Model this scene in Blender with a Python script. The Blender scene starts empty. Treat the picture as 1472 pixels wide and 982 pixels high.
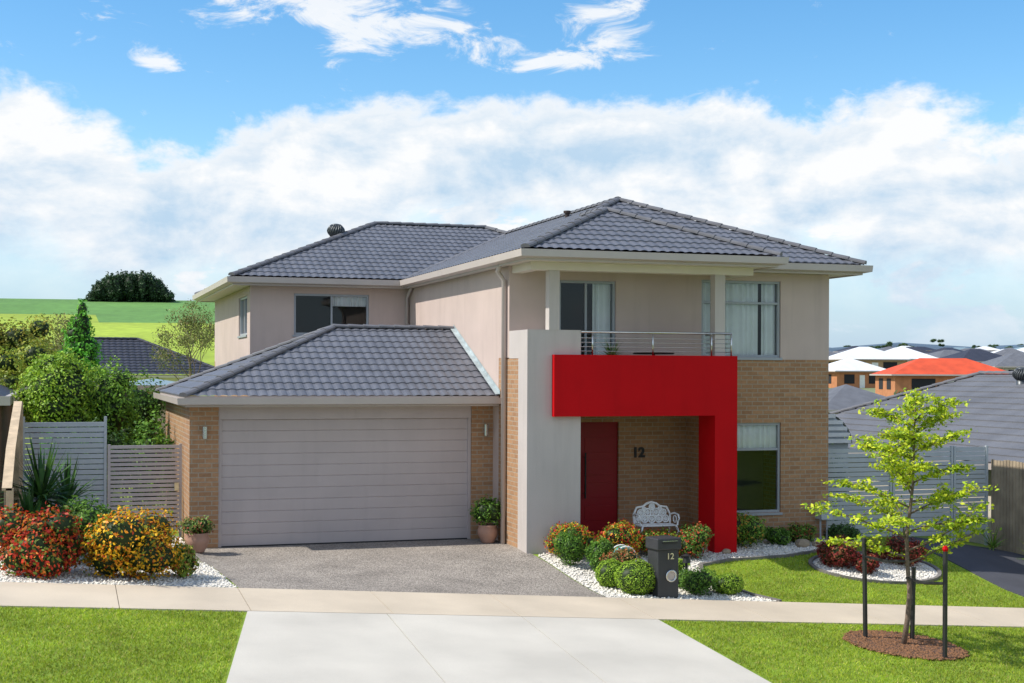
import bpy, bmesh, math, random
import numpy as np
from mathutils import Vector, Matrix
from mathutils.geometry import delaunay_2d_cdt
random.seed(7); rng=np.random.default_rng(7)
scene=bpy.context.scene
COL=scene.collection
W={}
def interp(x,xs,ys): return float(np.interp(x,xs,ys))
def ss(t): t=max(0.,min(1.,t)); return t*t*(3-2*t)

# ------------------------------------------------------------------ terrain
def near(X,Y):
    Xc=max(-15,min(30,X))
    f=.255-.07*Xc
    if Y<=20.3: return f+.056*(max(Y,12)-20.3)
    zh=interp(X,[-10,-1,2.0,2.5,8.4,9.5,15,17,19.5,25],[.6,.3,.1,-.02,-.02,-.08,-.13,-.2,-.6,-1.3])
    return f+(zh-f)*ss((Y-20.3)/4.3)
def G(X,Y):
    r=math.hypot(X,Y)
    n=near(X,Y)
    if r<45 or Y<0: return n
    th=math.degrees(math.atan2(X,Y))
    L=interp(r,[45,75,100,125,150,200,300,360,600,3000],[.3,-2,-2,1.2,3.8,8.4,17.2,17.6,13,5])
    R=interp(r,[45,90,130,180,230,300,400,500,650,950,1500,3000],[-1.5,-2.4,-1.2,.6,2.0,4.0,6.2,8.2,11.6,22.5,21,5])
    k=ss((th-5)/13.)
    far=L*(1-k)+R*k+ (1-k)*(1.0*math.sin(X*.013+1)+.6*math.sin(Y*.021))*ss((r-120)/200)+k*2.0*math.sin(th*1.1+1.5)*ss((r-600)/300)
    w=ss((r-45)/45.)
    return n*(1-w)+far*w

# ------------------------------------------------------------------ materials
def newmat(name):
    m=bpy.data.materials.new(name); m.use_nodes=True
    nt=m.node_tree; b=nt.nodes["Principled BSDF"]
    return m,nt,b
def pmat(name,col,rough=.6,metal=0.,nscale=6.,var=.12,bump=0.,bscale=60.,spec=.5,var2=0.,stain=0.):
    m,nt,b=newmat(name); N=nt.nodes; L=nt.links
    tc=N.new('ShaderNodeTexCoord')
    no=N.new('ShaderNodeTexNoise'); no.inputs['Scale'].default_value=nscale; no.inputs['Detail'].default_value=5
    L.new(tc.outputs['Object'],no.inputs['Vector'])
    mr=N.new('ShaderNodeMapRange'); mr.inputs[1].default_value=.3; mr.inputs[2].default_value=.7
    mr.inputs[3].default_value=1-var; mr.inputs[4].default_value=1+var
    L.new(no.outputs['Fac'],mr.inputs[0])
    last=mr.outputs[0]
    def mul(x):
        nonlocal last
        mu=N.new('ShaderNodeMath'); mu.operation='MULTIPLY'
        L.new(last,mu.inputs[0]); L.new(x,mu.inputs[1]); last=mu.outputs[0]
    if var2>0:
        n2=N.new('ShaderNodeTexNoise'); n2.inputs['Scale'].default_value=bscale*2; n2.inputs['Detail'].default_value=2
        L.new(tc.outputs['Object'],n2.inputs['Vector'])
        m2=N.new('ShaderNodeMapRange'); m2.inputs[1].default_value=.35; m2.inputs[2].default_value=.65
        m2.inputs[3].default_value=1-var2; m2.inputs[4].default_value=1+var2
        L.new(n2.outputs['Fac'],m2.inputs[0]); mul(m2.outputs[0])
    if stain>0:
        mp=N.new('ShaderNodeMapping'); mp.inputs['Scale'].default_value=(3,3,.25); L.new(tc.outputs['Object'],mp.inputs[0])
        n3=N.new('ShaderNodeTexNoise'); n3.inputs['Scale'].default_value=1.5; n3.inputs['Detail'].default_value=6; n3.inputs['Roughness'].default_value=.65
        L.new(mp.outputs[0],n3.inputs['Vector'])
        m3=N.new('ShaderNodeMapRange'); m3.inputs[1].default_value=.5; m3.inputs[2].default_value=.75; m3.inputs[3].default_value=1; m3.inputs[4].default_value=1-stain
        L.new(n3.outputs['Fac'],m3.inputs[0]); mul(m3.outputs[0])
    hs=N.new('ShaderNodeHueSaturation'); hs.inputs['Color'].default_value=(*col,1)
    L.new(last,hs.inputs['Value']); L.new(hs.outputs[0],b.inputs['Base Color'])
    b.inputs['Roughness'].default_value=rough; b.inputs['Metallic'].default_value=metal
    b.inputs['Specular IOR Level'].default_value=spec
    if bump>0:
        nb=N.new('ShaderNodeTexNoise'); nb.inputs['Scale'].default_value=bscale; nb.inputs['Detail'].default_value=3
        L.new(tc.outputs['Object'],nb.inputs['Vector'])
        bp=N.new('ShaderNodeBump'); bp.inputs['Strength'].default_value=bump; bp.inputs['Distance'].default_value=.02
        L.new(nb.outputs['Fac'],bp.inputs['Height']); L.new(bp.outputs[0],b.inputs['Normal'])
    return m
def brickmat(name,c1,c2,mortar):
    m,nt,b=newmat(name); N=nt.nodes; L=nt.links
    uv=N.new('ShaderNodeUVMap'); uv.uv_map='UVMap'
    br=N.new('ShaderNodeTexBrick'); br.offset=.5
    br.inputs['Color1'].default_value=(*c1,1); br.inputs['Color2'].default_value=(*c2,1); br.inputs['Mortar'].default_value=(*mortar,1)
    br.inputs['Scale'].default_value=1; br.inputs['Mortar Size'].default_value=.0095; br.inputs['Mortar Smooth'].default_value=.1
    br.inputs['Bias'].default_value=-.1; br.inputs['Brick Width'].default_value=.24; br.inputs['Row Height'].default_value=.086
    L.new(uv.outputs[0],br.inputs['Vector'])
    no=N.new('ShaderNodeTexNoise'); no.inputs['Scale'].default_value=14; no.inputs['Detail'].default_value=5
    L.new(uv.outputs[0],no.inputs['Vector'])
    mr=N.new('ShaderNodeMapRange'); mr.inputs[1].default_value=.3; mr.inputs[2].default_value=.7; mr.inputs[3].default_value=.90; mr.inputs[4].default_value=1.10
    L.new(no.outputs['Fac'],mr.inputs[0])
    hs=N.new('ShaderNodeHueSaturation'); L.new(mr.outputs[0],hs.inputs['Value']); L.new(br.outputs['Color'],hs.inputs['Color'])
    L.new(hs.outputs[0],b.inputs['Base Color']); b.inputs['Roughness'].default_value=.85
    iv=N.new('ShaderNodeMath'); iv.operation='SUBTRACT'; iv.inputs[0].default_value=1; L.new(br.outputs['Fac'],iv.inputs[1])
    bp=N.new('ShaderNodeBump'); bp.inputs['Strength'].default_value=.6; bp.inputs['Distance'].default_value=.008
    L.new(iv.outputs[0],bp.inputs['Height']); L.new(bp.outputs[0],b.inputs['Normal'])
    return m
def leafmat(name,trans=.3,rough=.5):
    m,nt,b=newmat(name); N=nt.nodes; L=nt.links
    at=N.new('ShaderNodeAttribute'); at.attribute_name='Col'
    L.new(at.outputs['Color'],b.inputs['Base Color']); b.inputs['Roughness'].default_value=rough
    b.inputs['Specular IOR Level'].default_value=.3
    tr=N.new('ShaderNodeBsdfTranslucent'); L.new(at.outputs['Color'],tr.inputs['Color'])
    mx=N.new('ShaderNodeMixShader'); mx.inputs[0].default_value=trans
    L.new(b.outputs[0],mx.inputs[1]); L.new(tr.outputs[0],mx.inputs[2])
    L.new(mx.outputs[0],N['Material Output'].inputs['Surface'])
    return m
def glassmat(name,tint=(.86,.89,.9)):
    m,nt,b=newmat(name); N=nt.nodes; L=nt.links
    tr=N.new('ShaderNodeBsdfTransparent'); tr.inputs[0].default_value=(*tint,1)
    gl=N.new('ShaderNodeBsdfGlossy'); gl.inputs['Roughness'].default_value=.015
    fr=N.new('ShaderNodeFresnel'); fr.inputs[0].default_value=1.5
    no=N.new('ShaderNodeTexNoise'); no.inputs['Scale'].default_value=1.5
    bp=N.new('ShaderNodeBump'); bp.inputs['Strength'].default_value=.05; L.new(no.outputs['Fac'],bp.inputs['Height']); L.new(bp.outputs[0],gl.inputs['Normal'])
    mx=N.new('ShaderNodeMixShader'); L.new(fr.outputs[0],mx.inputs[0]); L.new(tr.outputs[0],mx.inputs[1]); L.new(gl.outputs[0],mx.inputs[2])
    L.new(mx.outputs[0],N['Material Output'].inputs['Surface'])
    return m
def pebblemat(name,c1,c2,scale):
    m,nt,b=newmat(name); N=nt.nodes; L=nt.links
    tc=N.new('ShaderNodeTexCoord'); vo=N.new('ShaderNodeTexVoronoi'); vo.inputs['Scale'].default_value=scale
    L.new(tc.outputs['Object'],vo.inputs['Vector'])
    sp=N.new('ShaderNodeSeparateColor'); L.new(vo.outputs['Color'],sp.inputs[0])
    mx=N.new('ShaderNodeMix'); mx.data_type='RGBA'; mx.inputs[6].default_value=(*c1,1); mx.inputs[7].default_value=(*c2,1)
    L.new(sp.outputs[0],mx.inputs[0])
    no=N.new('ShaderNodeTexNoise'); no.inputs['Scale'].default_value=1.2; no.inputs['Detail'].default_value=5; L.new(tc.outputs['Object'],no.inputs['Vector'])
    mr=N.new('ShaderNodeMapRange'); mr.inputs[1].default_value=.3; mr.inputs[2].default_value=.7; mr.inputs[3].default_value=.8; mr.inputs[4].default_value=1.15; L.new(no.outputs['Fac'],mr.inputs[0])
    hs=N.new('ShaderNodeHueSaturation'); L.new(mr.outputs[0],hs.inputs['Value']); L.new(mx.outputs[2],hs.inputs['Color'])
    L.new(hs.outputs[0],b.inputs['Base Color']); b.inputs['Roughness'].default_value=.8
    bp=N.new('ShaderNodeBump'); bp.inputs['Strength'].default_value=.6; bp.inputs['Distance'].default_value=.02; bp.invert=True
    L.new(vo.outputs['Distance'],bp.inputs['Height']); L.new(bp.outputs[0],b.inputs['Normal'])
    return m

MT={}
MT['render']=pmat('taupe_render',(.53,.425,.385),.85,nscale=1.2,var=.06,bump=.25,bscale=120,stain=.10)
MT['column']=pmat('grey_render',(.50,.455,.435),.85,nscale=1.0,var=.05,bump=.25,bscale=120,stain=.10)
MT['brick']=brickmat('tan_brick',(.41,.23,.12),(.315,.168,.085),(.38,.30,.22))
MT['tile']=pmat('grey_roof_tile',(.125,.13,.155),.5,nscale=2.2,var=.16,bump=.15,bscale=80,var2=.12)
MT['cap']=pmat('ridge_tile',(.135,.135,.15),.6,nscale=3,var=.2)
MT['vent']=pmat('dark_vent_metal',(.10,.11,.12),.4,nscale=3,var=.1,metal=.4)
MT['gutter']=pmat('taupe_metal',(.48,.42,.39),.4,nscale=2,var=.04)
MT['soffit']=pmat('soffit_paint',(.68,.62,.55),.7,nscale=2,var=.04)
MT['gdoor']=pmat('garage_door_paint',(.46,.40,.395),.5,nscale=1.5,var=.05,bump=.05,bscale=200,stain=.06)
MT['red']=pmat('red_paint',(.50,.002,.006),.6,nscale=1.2,var=.07,bump=.12,bscale=120,spec=.12,stain=.08)
MT['dred']=pmat('dark_red_paint',(.26,.005,.012),.4,nscale=1.2,var=.05,spec=.3)
MT['frame']=pmat('grey_blue_frame',(.33,.36,.40),.4,nscale=2,var=.04)
MT['glass']=glassmat('window_glass')
MT['curtain']=pmat('sheer_curtain',(.95,.96,.95),.9,nscale=3,var=.04)
MT['dark']=pmat('dark_interior',(.02,.02,.025),.9)
MT['steel']=pmat('steel',(.6,.6,.6),.25,metal=1.,var=.05)
MT['lead']=pmat('lead_flashing',(.36,.42,.44),.55,nscale=5,var=.25)
MT['conc']=pmat('concrete',(.55,.515,.455),.85,nscale=.7,var=.11,bump=.2,bscale=90,var2=.08)
MT['path']=pmat('cream_concrete',(.56,.475,.37),.85,nscale=.8,var=.12,bump=.2,bscale=90,var2=.08)
MT['joint']=pmat('joint_dirt',(.14,.12,.09),.95)
MT['agg']=pebblemat('exposed_aggregate',(.13,.112,.098),(.46,.41,.36),60)
MT['asph']=pmat('asphalt',(.06,.063,.08),.85,nscale=1.5,var=.15,bump=.4,bscale=150,var2=.2)
MT['road']=pmat('road_asphalt',(.07,.07,.07),.9,nscale=.8,var=.15,bump=.4,bscale=100,var2=.2)
MT['grass']=pmat('grass_ground',(.20,.30,.022),.9,nscale=2.5,var=.25,bump=.6,bscale=60,var2=.25)
MT['fieldA']=pmat('yellow_green_field',(.31,.41,.035),.95,nscale=.03,var=.22,var2=.14,bscale=.3)
MT['fieldB']=pmat('green_field',(.11,.25,.05),.95,nscale=.03,var=.2,var2=.12,bscale=.3)
MT['fieldC']=pmat('suburb_ground',(.17,.20,.10),.95,nscale=.03,var=.3)
MT['haze']=pmat('haze_tinted_ground',(.07,.115,.17),.95,nscale=.01,var=.3)  # blue distance haze painted into the far ground colour
MT['peb']=pebblemat('white_pebbles',(.50,.47,.42),(.85,.82,.77),28)
MT['stone']=pmat('white_stone',(.78,.74,.67),.8,nscale=30,var=.2)
MT['mulch']=pebblemat('bark_mulch',(.06,.03,.018),(.22,.11,.06),40)
MT['leaf']=leafmat('leaves',.3)
MT['blade']=leafmat('grass_blades',.4,.6)
MT['bark']=pmat('bark',(.18,.13,.10),.9,nscale=20,var=.3,bump=.5,bscale=60)
MT['slat']=pmat('grey_slat_paint',(.43,.47,.50),.5,nscale=2,var=.08)
MT['slat2']=pmat('taupe_slat_paint',(.48,.45,.455),.5,nscale=2,var=.08)
MT['wood']=pmat('weathered_paling',(.34,.27,.19),.9,nscale=3,var=.25,bump=.4,bscale=40)
MT['wood2']=pmat('pale_timber',(.55,.42,.28),.85,nscale=5,var=.2,bump=.3,bscale=40)
MT['black']=pmat('black_paint',(.018,.018,.02),.5,var=.1)
MT['char']=pmat('charcoal_letterbox',(.035,.037,.042),.5,nscale=4,var=.15,bump=.15,bscale=100)
MT['gold']=pmat('pale_brass',(.75,.68,.45),.4,metal=.3)
MT['white']=pmat('white_paint',(.82,.82,.8),.5,nscale=4,var=.06)
MT['pot']=pmat('brown_ceramic_pot',(.38,.215,.155),.6,nscale=5,var=.15,bump=.1)
MT['edge']=pmat('stone_edging',(.17,.155,.145),.8,nscale=5,var=.25,bump=.3)
MT['teal']=pmat('teal_plastic',(.03,.32,.30),.4)
MT['roofd']=pmat('dark_roof',(.035,.037,.055),.6,nscale=.8,var=.15,bump=.4,bscale=8)
MT['roofg']=pmat('mid_grey_roof',(.13,.135,.155),.7,nscale=1.2,var=.15,var2=.1,bscale=20)
MT['roofr']=pmat('orange_red_roof',(.60,.075,.025),.8,nscale=.8,var=.18)
MT['roofw']=pmat('white_roof',(.72,.74,.77),.5,nscale=.8,var=.08)
MT['roofb']=pmat('blue_grey_metal_roof',(.25,.33,.36),.4,nscale=.8,var=.1)
MT['wallt']=pmat('tan_wall',(.44,.28,.16),.9,nscale=1.5,var=.15)
MT['wallc']=pmat('cream_wall',(.60,.54,.45),.9,nscale=1.5,var=.1)
MT['wallo']=pmat('orange_brick_wall',(.48,.20,.09),.9,nscale=1.5,var=.15)
MT['wallb']=pmat('dark_brown_wall',(.10,.05,.035),.9,nscale=1.5,var=.15)

# ------------------------------------------------------------------ builders
def tag(o,label,cat,group=None,kind=None):
    o['label']=label; o['category']=cat
    if group: o['group']=group
    if kind: o['kind']=kind
    return o
def place(o,origin,parent):
    W[o.name]=Vector(origin)
    if parent is not None:
        o.parent=parent; o.location=Vector(origin)-W[parent.name]
    else: o.location=Vector(origin)
    COL.objects.link(o)
def empty(name,origin,parent=None):
    o=bpy.data.objects.new(name,None); o.empty_display_size=.3
    place(o,origin,parent); return o
class MB:
    def __init__(s): s.v=[]; s.f=[]; s.m=[]
    def quad(s,*p,mi=0):
        b=len(s.v); s.v+= [tuple(q) for q in p]; s.f.append(tuple(range(b,b+len(p)))); s.m.append(mi)
    def box(s,x0,x1,y0,y1,z0,z1,mi=0):
        b=len(s.v)
        s.v+=[(x0,y0,z0),(x1,y0,z0),(x1,y1,z0),(x0,y1,z0),(x0,y0,z1),(x1,y0,z1),(x1,y1,z1),(x0,y1,z1)]
        for f in [(0,3,2,1),(4,5,6,7),(0,1,5,4),(1,2,6,5),(2,3,7,6),(3,0,4,7)]:
            s.f.append(tuple(b+i for i in f)); s.m.append(mi)
    def obox(s,c,size,ang=0,tilt=0,mi=0):
        b=len(s.v); hx,hy,hz=[a/2 for a in size]
        R=Matrix.Rotation(ang,3,'Z')@Matrix.Rotation(tilt,3,'X')
        for q in [(-hx,-hy,-hz),(hx,-hy,-hz),(hx,hy,-hz),(-hx,hy,-hz),(-hx,-hy,hz),(hx,-hy,hz),(hx,hy,hz),(-hx,hy,hz)]:
            s.v.append(tuple(Vector(c)+R@Vector(q)))
        for f in [(0,3,2,1),(4,5,6,7),(0,1,5,4),(1,2,6,5),(2,3,7,6),(3,0,4,7)]:
            s.f.append(tuple(b+i for i in f)); s.m.append(mi)
    def tube(s,pts,rads,n=8,caps=True,mi=0):
        pts=[Vector(p) for p in pts]
        if not hasattr(rads,'__len__'): rads=[rads]*len(pts)
        b=len(s.v); ref=None
        for i,p in enumerate(pts):
            d=(pts[min(i+1,len(pts)-1)]-pts[max(i-1,0)]).normalized()
            if ref is None:
                ref=Vector((0,0,1)) if abs(d.z)<.9 else Vector((1,0,0))
            a=(ref-d*ref.dot(d)).normalized(); ref=a
            c=d.cross(a)
            for k in range(n):
                t=2*math.pi*k/n
                s.v.append(tuple(p+(a*math.cos(t)+c*math.sin(t))*rads[i]))
        for i in range(len(pts)-1):
            for k in range(n):
                s.f.append((b+i*n+k,b+i*n+(k+1)%n,b+(i+1)*n+(k+1)%n,b+(i+1)*n+k)); s.m.append(mi)
        if caps:
            s.f.append(tuple(b+k for k in range(n))[::-1]); s.m.append(mi)
            e=b+(len(pts)-1)*n; s.f.append(tuple(e+k for k in range(n))); s.m.append(mi)
    def lathe(s,c,prof,n=20,mi=0):
        b=len(s.v)
        for (r,z) in prof:
            for k in range(n):
                t=2*math.pi*k/n; s.v.append((c[0]+r*math.cos(t),c[1]+r*math.sin(t),c[2]+z))
        for i in range(len(prof)-1):
            for k in range(n):
                s.f.append((b+i*n+k,b+i*n+(k+1)%n,b+(i+1)*n+(k+1)%n,b+(i+1)*n+k)); s.m.append(mi)
    def ring(s,c,R,r,ax='y',n=16,m=5,sx=1,sz=1,mi=0):
        b=len(s.v)
        for i in range(n):
            t=2*math.pi*i/n
            for j in range(m):
                q=2*math.pi*j/m; rr=R+r*math.cos(q)
                a,bb,cc=rr*math.cos(t)*sx,r*math.sin(q),rr*math.sin(t)*sz
                s.v.append((c[0]+a,c[1]+bb,c[2]+cc) if ax=='y' else (c[0]+bb,c[1]+a,c[2]+cc) if ax=='x' else (c[0]+a,c[1]+cc,c[2]+bb))
        for i in range(n):
            for j in range(m):
                s.f.append((b+i*m+j,b+((i+1)%n)*m+j,b+((i+1)%n)*m+(j+1)%m,b+i*m+(j+1)%m)); s.m.append(mi)
    def sweep(s,path,prof,closed=True,mi=0):
        P=[Vector(p).to_2d() for p in path]; n=len(P); b=len(s.v); k=len(prof)
        for i in range(n):
            d0=(P[i]-P[i-1]).normalized() if (closed or i>0) else None
            d1=(P[(i+1)%n]-P[i]).normalized() if (closed or i<n-1) else None
            if d0 is None: d0=d1
            if d1 is None: d1=d0
            n0=Vector((d0.y,-d0.x)); n1=Vector((d1.y,-d1.x))
            m=(n0+n1); m=m/ max(1e-6,m.dot(n0)) if m.length>1e-6 else n0
            for (o,z) in prof:
                q=P[i]+m*o; s.v.append((q.x,q.y,z))
        for i in range(n if closed else n-1):
            j=(i+1)%n
            for a in range(k):
                c=(a+1)%k
                s.f.append((b+i*k+a,b+j*k+a,b+j*k+c,b+i*k+c)); s.m.append(mi)
        if not closed:
            s.f.append(tuple(b+a for a in range(k))); s.m.append(mi)
            s.f.append(tuple(b+(n-1)*k+a for a in range(k))[::-1]); s.m.append(mi)
    def xf(s,fn): s.v=[tuple(fn(*p)) for p in s.v]; return s
    def build(s,name,mats,origin=(0,0,0),parent=None,smooth=False,bevel=0):
        if not isinstance(mats,(list,tuple)): mats=[mats]
        me=bpy.data.meshes.new(name)
        o=Vector(origin)
        me.from_pydata([(a-o.x,b-o.y,c-o.z) for a,b,c in s.v],[],s.f)
        for m in mats: me.materials.append(m)
        if len(mats)>1: me.polygons.foreach_set('material_index',s.m)
        uv=me.uv_layers.new(name='UVMap'); me.update()
        for p in me.polygons:
            nx,ny,nz=[abs(a) for a in p.normal]
            for li in p.loop_indices:
                a,b,c=s.v[me.loops[li].vertex_index]
                uv.data[li].uv=(b,c) if (nx>ny and nx>nz) else (a,c) if ny>nz else (a,b)
        if smooth: me.polygons.foreach_set('use_smooth',[True]*len(me.polygons))
        ob=bpy.data.objects.new(name,me); place(ob,origin,parent)
        if bevel>0:
            bv=ob.modifiers.new('bevel','BEVEL'); bv.width=bevel; bv.segments=2; bv.limit_method='ANGLE'
        return ob
def npmesh(name,V,F,C,mat,origin=(0,0,0),parent=None,smooth=False):
    V=np.asarray(V,dtype=np.float64)-np.array(origin); F=np.asarray(F); k=F.shape[1]
    me=bpy.data.meshes.new(name)
    me.vertices.add(len(V)); me.vertices.foreach_set('co',V.astype(np.float32).ravel())
    me.loops.add(F.size); me.loops.foreach_set('vertex_index',F.ravel().astype(np.int32))
    me.polygons.add(len(F)); me.polygons.foreach_set('loop_start',(np.arange(len(F))*k).astype(np.int32))
    me.polygons.foreach_set('loop_total',np.full(len(F),k,dtype=np.int32))
    me.materials.append(mat); me.update(calc_edges=True)
    if C is not None:
        at=me.attributes.new('Col','FLOAT_COLOR','CORNER')
        cc=np.ones((len(F),k,4),dtype=np.float32); cc[:,:,:3]=np.asarray(C)[:,None,:]
        at.data.foreach_set('color',cc.ravel())
    if smooth: me.polygons.foreach_set('use_smooth',[True]*len(F))
    ob=bpy.data.objects.new(name,me); place(ob,origin,parent); return ob

def unit(a): return a/np.maximum(1e-9,np.linalg.norm(a,axis=-1,keepdims=True))
def leaves(P,N,size,aspect=.55):
    n=len(P); R=rng.normal(size=(n,3)); T=unit(np.cross(N,R)); B=np.cross(N,T)
    s=(size*(.6+.8*rng.random(n)))[:,None]
    v=np.stack([P-T*s*.5-N*s*.1,P+B*s*.5*aspect,P+T*s*.5-N*s*.12,P-B*s*.5*aspect],1)
    return v.reshape(-1,3),np.arange(4*n).reshape(n,4)
def pick(pal,n,jit=.3):
    cols=np.array([c for c,w in pal]); w=np.array([w for c,w in pal],float); w/=w.sum()
    c=cols[rng.choice(len(cols),n,p=w)]*(1+jit*(rng.random((n,1))*2-1))
    return np.clip(c,0,1)
def sph(c,r,nu=12,nv=8):
    V=[];F=[]
    for i in range(nv+1):
        for j in range(nu):
            a=math.pi*i/nv; b=2*math.pi*j/nu
            k=1+.12*math.sin(3*b+i)+.08*math.cos(5*b)
            V.append((c[0]+r[0]*k*math.sin(a)*math.cos(b),c[1]+r[1]*k*math.sin(a)*math.sin(b),c[2]+r[2]*math.cos(a)))
    for i in range(nv):
        for j in range(nu): F.append((i*nu+j,i*nu+(j+1)%nu,(i+1)*nu+(j+1)%nu,(i+1)*nu+j))
    return np.array(V),np.array(F)
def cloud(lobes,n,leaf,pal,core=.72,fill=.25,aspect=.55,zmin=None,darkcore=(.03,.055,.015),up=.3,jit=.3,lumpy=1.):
    L=np.array(lobes,float); area=(L[:,3]*L[:,5]+L[:,3]*L[:,4]); pr=area/area.sum()
    k=rng.choice(len(L),n,p=pr)
    D=unit(rng.normal(size=(n,3)))
    lump=1+lumpy*(.16*np.sin(D[:,0]*7+k*2.1)*np.cos(D[:,2]*6+k)+.1*np.sin(D[:,1]*13+k))
    rr=np.where(rng.random(n)<fill,rng.random(n)**.5*.9,.88+.22*rng.random(n)*max(.4,lumpy))*lump
    P=L[k,:3]+D*L[k,3:]*rr[:,None]
    if zmin is not None: P[:,2]=np.where(P[:,2]<zmin,zmin+np.abs(P[:,2]-zmin)*.3+.01,P[:,2])
    N=unit(D+rng.normal(size=(n,3))*.7+np.array([0,0,up]))
    V,F=leaves(P,N,leaf,aspect)
    C=pick(pal,n,jit); shade=.8+.4*rng.random(len(L)); C*=shade[k][:,None]
    Vs=[V];Fs=[F];Cs=[C];off=len(V)
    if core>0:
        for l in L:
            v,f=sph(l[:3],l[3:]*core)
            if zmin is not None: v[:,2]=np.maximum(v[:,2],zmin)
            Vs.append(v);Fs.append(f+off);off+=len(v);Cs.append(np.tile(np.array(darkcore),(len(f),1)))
    return np.concatenate(Vs),np.concatenate(Fs),np.concatenate(Cs)
def bush(name,label,cat,x,y,w,h,pal,n=2200,leaf=.045,group=None,k=7,z=None,**kw):
    z=G(x,y) if z is None else z
    if k==0:
        lobes=[(x,y,z+h*.48,w*.5,w*.5,h*.52)]; kw['lumpy']=.35; kw['core']=.86
    else: lobes=[(x,y,z+h*.45,w*.36,w*.36,h*.42)]
    for i in range(k):
        a=2*math.pi*(i+random.random()*.6)/k; q=random.uniform(.2,.3)*w
        r=random.uniform(.19,.27)*w
        lobes.append((x+math.cos(a)*q,y+math.sin(a)*q,z+h*random.uniform(.28,.68),r,r,min(r*1.05,h*.3)))
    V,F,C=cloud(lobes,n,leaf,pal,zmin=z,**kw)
    return tag(npmesh(name,V,F,C,MT['leaf'],(x,y,z)),label,cat,group)
def strap(name,label,cat,x,y,n,length,pal,width=.03,group=None,z=None,up=(.3,1.2)):
    z=G(x,y) if z is None else z
    V=[];F=[]
    for i in range(n):
        a=random.random()*2*math.pi; e=random.uniform(*up); l=length*random.uniform(.7,1.05)
        d=Vector((math.cos(a)*math.cos(e),math.sin(a)*math.cos(e),math.sin(e))); sd=Vector((-math.sin(a),math.cos(a),0))
        p=Vector((x,y,z+.03)); b=len(V); seg=4
        for s_ in range(seg+1):
            t=s_/seg; ww=width*(.6+.6*t if t<.4 else (1-t)*1.4)+.002
            q=p+d*l*t+Vector((0,0,-.35*l*t*t*(math.cos(e))))
            V+= [tuple(q+sd*ww*.5),tuple(q-sd*ww*.5)]
        for s_ in range(seg): F.append((b+2*s_,b+2*s_+1,b+2*s_+3,b+2*s_+2))
    C=pick(pal,len(F)); return tag(npmesh(name,V,F,C,MT['leaf'],(x,y,z)),label,cat,group)

def inpoly(P,poly):
    x,y=P[:,0],P[:,1]; c=np.zeros(len(P),bool); n=len(poly)
    for i in range(n):
        x0,y0=poly[i]; x1,y1=poly[i-1]
        with np.errstate(divide='ignore',invalid='ignore'):
            c^=((y0>y)!=(y1>y))&(x<(x1-x0)*(y-y0)/(y1-y0+1e-12)+x0)
    return c
def sheet(name,polys,off,mat,step=.3,skirt=0.03,kind='structure',label=None,cat=None,parent=None,hf=None):
    hf=hf or G
    mb=MB()
    for poly in polys:
        dense=[]
        for i in range(len(poly)):
            a=Vector(poly[i]);b=Vector(poly[(i+1)%len(poly)]); m=max(1,int((b-a).length/step))
            dense+=[a.lerp(b,t/m) for t in range(m)]
        nb=len(dense); arr=np.array([(p.x,p.y) for p in dense])
        gx=np.arange(arr[:,0].min()+step/2,arr[:,0].max(),step); gy=np.arange(arr[:,1].min()+step/2,arr[:,1].max(),step)
        gg=np.array([(a+.01*random.random(),b+.01*random.random()) for a in gx for b in gy]) if len(gx)*len(gy) else np.zeros((0,2))
        if len(gg): gg=gg[inpoly(gg,[tuple(p) for p in arr])]
        vs=[Vector((p.x,p.y)) for p in dense]+[Vector((a,b)) for a,b in gg]
        r=delaunay_2d_cdt(vs,[(i,(i+1)%nb) for i in range(nb)],[],1,1e-5)
        b0=len(mb.v); mb.v+=[(p.x,p.y,hf(p.x,p.y)+off) for p in r[0]]
        for f in r[2]: mb.f.append(tuple(b0+i for i in f)); mb.m.append(0)
        if skirt>0:
            for i in range(nb):
                p,q=dense[i],dense[(i+1)%nb]; zp,zq=hf(p.x,p.y)+off,hf(q.x,q.y)+off
                mb.quad((p.x,p.y,zp),(q.x,q.y,zq),(q.x,q.y,zq-skirt),(p.x,p.y,zp-skirt))
    o=mb.build(name,mat,parent=parent)
    if label: tag(o,label,cat,kind=kind)
    else: o['kind']=kind
    return o

# ------------------------------------------------------------------ ground
def axis(lo,hi,near_lo,near_hi,st):
    a=list(np.arange(near_lo,near_hi+st,st)); s=st; x=near_hi
    while x<hi: s*=1.11; x+=s; a.append(x)
    s=st; x=near_lo
    while x>lo: s*=1.11; x-=s; a.insert(0,x)
    return a
xs=axis(-1500,3200,-6,24,.3); ys=axis(-60,3200,12,30,.3)
gm=MB(); nx=len(xs)
for y in ys:
    for x in xs: gm.v.append((x,y,G(x,y)))
for j in range(len(ys)-1):
    for i in range(nx-1):
        gm.f.append((j*nx+i,j*nx+i+1,(j+1)*nx+i+1,(j+1)*nx+i))
        cx=(xs[i]+xs[i+1])/2; cy=(ys[j]+ys[j+1])/2; r=math.hypot(cx,cy); th=math.degrees(math.atan2(cx,cy))
        m=0
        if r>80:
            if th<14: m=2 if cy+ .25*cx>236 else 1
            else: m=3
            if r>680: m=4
        gm.m.append(m)
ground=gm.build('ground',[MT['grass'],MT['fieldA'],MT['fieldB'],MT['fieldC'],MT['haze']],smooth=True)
tag(ground,'grassy ground rolling out to green fields and hills','ground',kind='structure')

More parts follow.
